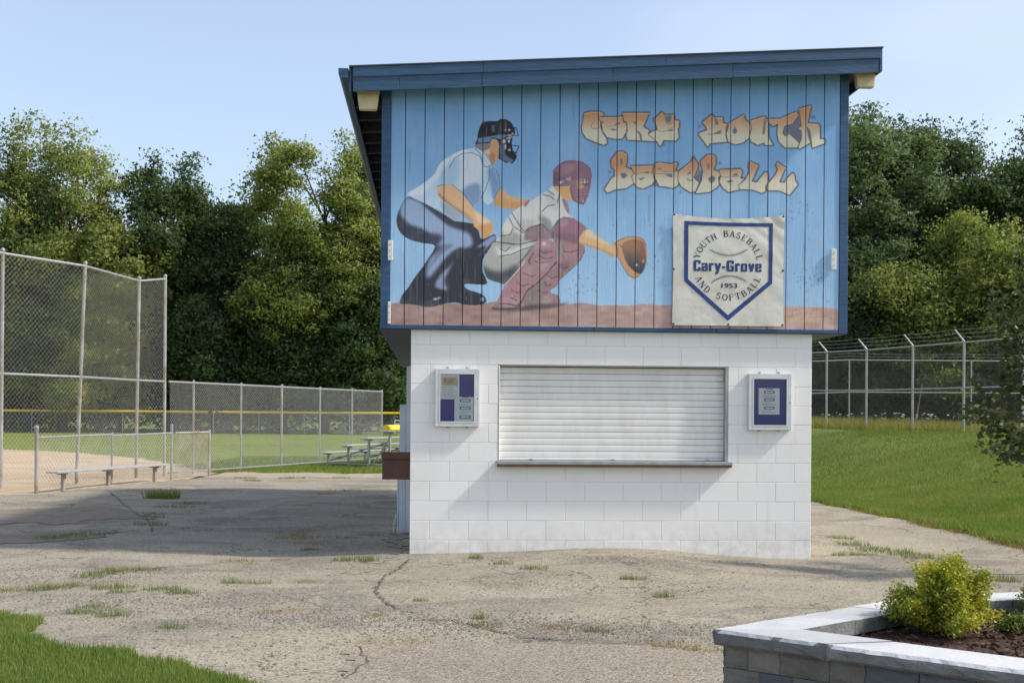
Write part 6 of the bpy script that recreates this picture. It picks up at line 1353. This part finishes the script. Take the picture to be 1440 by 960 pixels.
def spirea(px, py, w, h, seed, label, n=1500, name='lime_shrub', mat='leaf_spirea', ls=0.020):
    global rng; rng = np.random.default_rng(seed); g0 = G(px, py, PT-0.08); t = empty(name, g0); tag(t, label, 'shrub')
    st = []; lb = MB(); C = []
    for k in range(90):
        a = rng.uniform(0, 6.283); q = rng.random()**0.6; e = np.array([math.cos(a)*q*w*0.46, math.sin(a)*q*w*0.46, h*(1.0-0.70*q**2.2)*rng.uniform(0.62, 1.02)])
        mpt = e*np.array([0.45, 0.45, 0.55]); lb.tube([(0.02*math.cos(a), 0.02*math.sin(a), -0.02), mpt, e], [0.004, 0.003, 0.0015], 4)
        for f in np.linspace(0.25, 1, 11):
            c = (1-f)*(1-f)*0+2*f*(1-f)*mpt+f*f*e; C.append(c)
    lb.build('stems', M['bark'], t)
    C = np.array(C); P = np.repeat(C, max(1, n//100), axis=0); P = P+rng.normal(size=P.shape)*np.array([0.022, 0.022, 0.018]); P[:, 2] = np.maximum(P[:, 2], 0.01)
    V, Fq = leaf_quads(P, ls, 0.7, 0.5); link('foliage', mesh_np('foliage', V, Fq), M[mat], t)
spirea(1330, 890, 0.66, 0.40, 91, 'bushy lime green shrub growing in the stone planter', 3600)
spirea(1492, 868, 0.46, 0.36, 92, 'lime green shrub behind the mulch, cut off by the edge of the view', 1400)
spirea(1432, 886, 0.20, 0.07, 93, 'low dull green seedling in the mulch beside the lime shrub', 420, 'low_seedling', 'weed')
def strap_plant(px, py, label):
    global rng; rng = np.random.default_rng(95); p = G(px, py, PT-0.075); t = empty('strap_leaf_plant', p); tag(t, label, 'plant')
    for k in range(7):
        a = rng.uniform(2.2, 4.2) if k < 5 else rng.uniform(0, 6); l = rng.uniform(0.07, 0.12); d = Vector((math.cos(a), math.sin(a), 0)); n_ = Vector((-d.y, d.x, 0))*0.006
        V = []; 
        for f, z in ((0, 0), (0.35, 0.035), (0.7, 0.04), (1, 0.015)): q = d*l*f+Vector((0, 0, z)); V += [q-n_*(1.1-f), q+n_*(1.1-f)]
        me = bpy.data.meshes.new('blade'); me.from_pydata([tuple(v) for v in V], [], [(0, 1, 3, 2), (2, 3, 5, 4), (4, 5, 7, 6)]); link('blade', me, M['grass'], t)
strap_plant(1196, 884, 'small plant with arching green strap leaves at the inner edge of the planter')

# ================================================================ WEEDS IN THE LOT
rng = np.random.default_rng(101)
def tuft_mesh(n, spread, h0, h1, w, mat, lean=0.6):
    P = np.stack([np.clip(rng.normal(0, spread, n), -1.5*spread, 1.5*spread)+rng.normal(0, spread*0.06, n), np.clip(rng.normal(0, spread*0.8, n), -1.2*spread, 1.2*spread), np.zeros(n)-0.005], 1); V, Fq = blades(P, h0, h1, w, lean); me = mesh_np('weed_tuft', V, Fq); me.materials.append(mat); return me
GT = [tuft_mesh(210, 0.15, 0.010, 0.065, 0.004, M['weed'], 0.8) for _ in range(3)]; DT = [tuft_mesh(240, 0.14, 0.006, 0.035, 0.0035, M['dry'], 1.2) for _ in range(3)]
BIG = tuft_mesh(700, 0.17, 0.05, 0.20, 0.006, M['grass'], 0.4)
def tuft(px, py, sx, kind, i, sz=1.0):
    p = G(px, py); me = (GT if kind == 'g' else DT)[i % 3]; o = link('weed_tuft', me, None); o.location = (p.x, p.y, Hs(p.x, p.y)); o.scale = (sx, sx*0.9, sz); o.rotation_euler = (0, 0, rng.normal(0, 0.25))
    wh = ('on the path beside the lawn bank' if px > 1150 else 'by the bare soil verge before the field fence' if py < 680 else 'in the shade beside the serving counter' if py < 775 and px < 560
          else 'along the foot of the white wall' if 560 < px and py < 812 else 'on the open asphalt in front of the shutter' if px > 470 else 'on the sunny asphalt beside the corner lawn')
    if kind == 'g': tag(o, 'green weed tuft '+wh, 'weed', 'green weeds '+wh)
    else: tag(o, 'dry straw coloured weed patch '+wh, 'weed', 'dry weeds '+wh)
p = G(228, 700); o = link('weed_tuft', BIG, None); o.location = (p.x, p.y, Hs(p.x, p.y)); tag(o, 'largest green grass clump growing out of the asphalt before the low fence', 'weed')
gl_ = [(245, 712, 2.6), (270, 706, 2.2), (212, 738, 1.8), (130, 752, 2.2), (100, 755, 2.0), (70, 757, 1.5), (213, 728, 1.5), (170, 804, 1.3), (150, 807, 1.3), (205, 802, 1.2), (125, 811, 1.2), (160, 828, 1.5), (172, 836, 0.9), (80, 825, 1.2), (60, 827, 1.0), (108, 822, 0.8), (225, 832, 1.2), (255, 838, 1.1), (140, 857, 1.0), (115, 864, 1.0), (160, 869, 1.0), (10, 828, 1.4), (242, 890, 0.8), (325, 818, 0.7), (360, 818, 1.1), (495, 788, 1.6), (520, 790, 0.8), (708, 798, 0.8), (750, 806, 1.1), (670, 790, 0.6), (895, 817, 0.7), (880, 817, 0.5), (934, 837, 0.7), (685, 879, 0.9), (840, 885, 0.8), (676, 870, 0.5), (592, 843, 0.5), (1182, 757, 1.3), (1200, 765, 1.5), (1222, 770, 2.0), (1245, 773, 2.2), (1270, 778, 1.6), (1215, 778, 1.2), (1185, 778, 1.0), (1300, 784, 1.8), (1335, 790, 1.2), (1390, 812, 1.2), (1420, 818, 0.9), (345, 672, 2.0), (410, 672, 2.4), (355, 676, 1.6), (480, 672, 1.6), (435, 770, 0.8)]
for i, (x, y, s) in enumerate(gl_): tuft(x, y, s*0.5, 'g', i, 0.9+0.25*(i % 3))
dl_ = [(430, 745, 2.6), (445, 755, 2.4), (415, 750, 1.6), (440, 762, 1.8), (455, 692, 2.2), (490, 688, 3.0), (420, 712, 1.6), (405, 754, 1.2), (330, 785, 1.6), (350, 790, 0.8), (395, 783, 0.8), (430, 815, 1.2), (515, 899, 1.4), (580, 898, 1.2), (930, 903, 2.0), (950, 907, 1.2), (990, 912, 1.1), (778, 881, 1.0), (410, 855, 0.8), (378, 859, 0.8), (530, 863, 0.7), (20, 825, 1.4), (600, 779, 0.8), (760, 772, 0.7), (1140, 778, 0.8), (540, 755, 1.5), (490, 757, 1.2)]
for i, (x, y, s) in enumerate(dl_): tuft(x, y, s*0.55, 'd', i, 0.7+0.25*(i % 3))
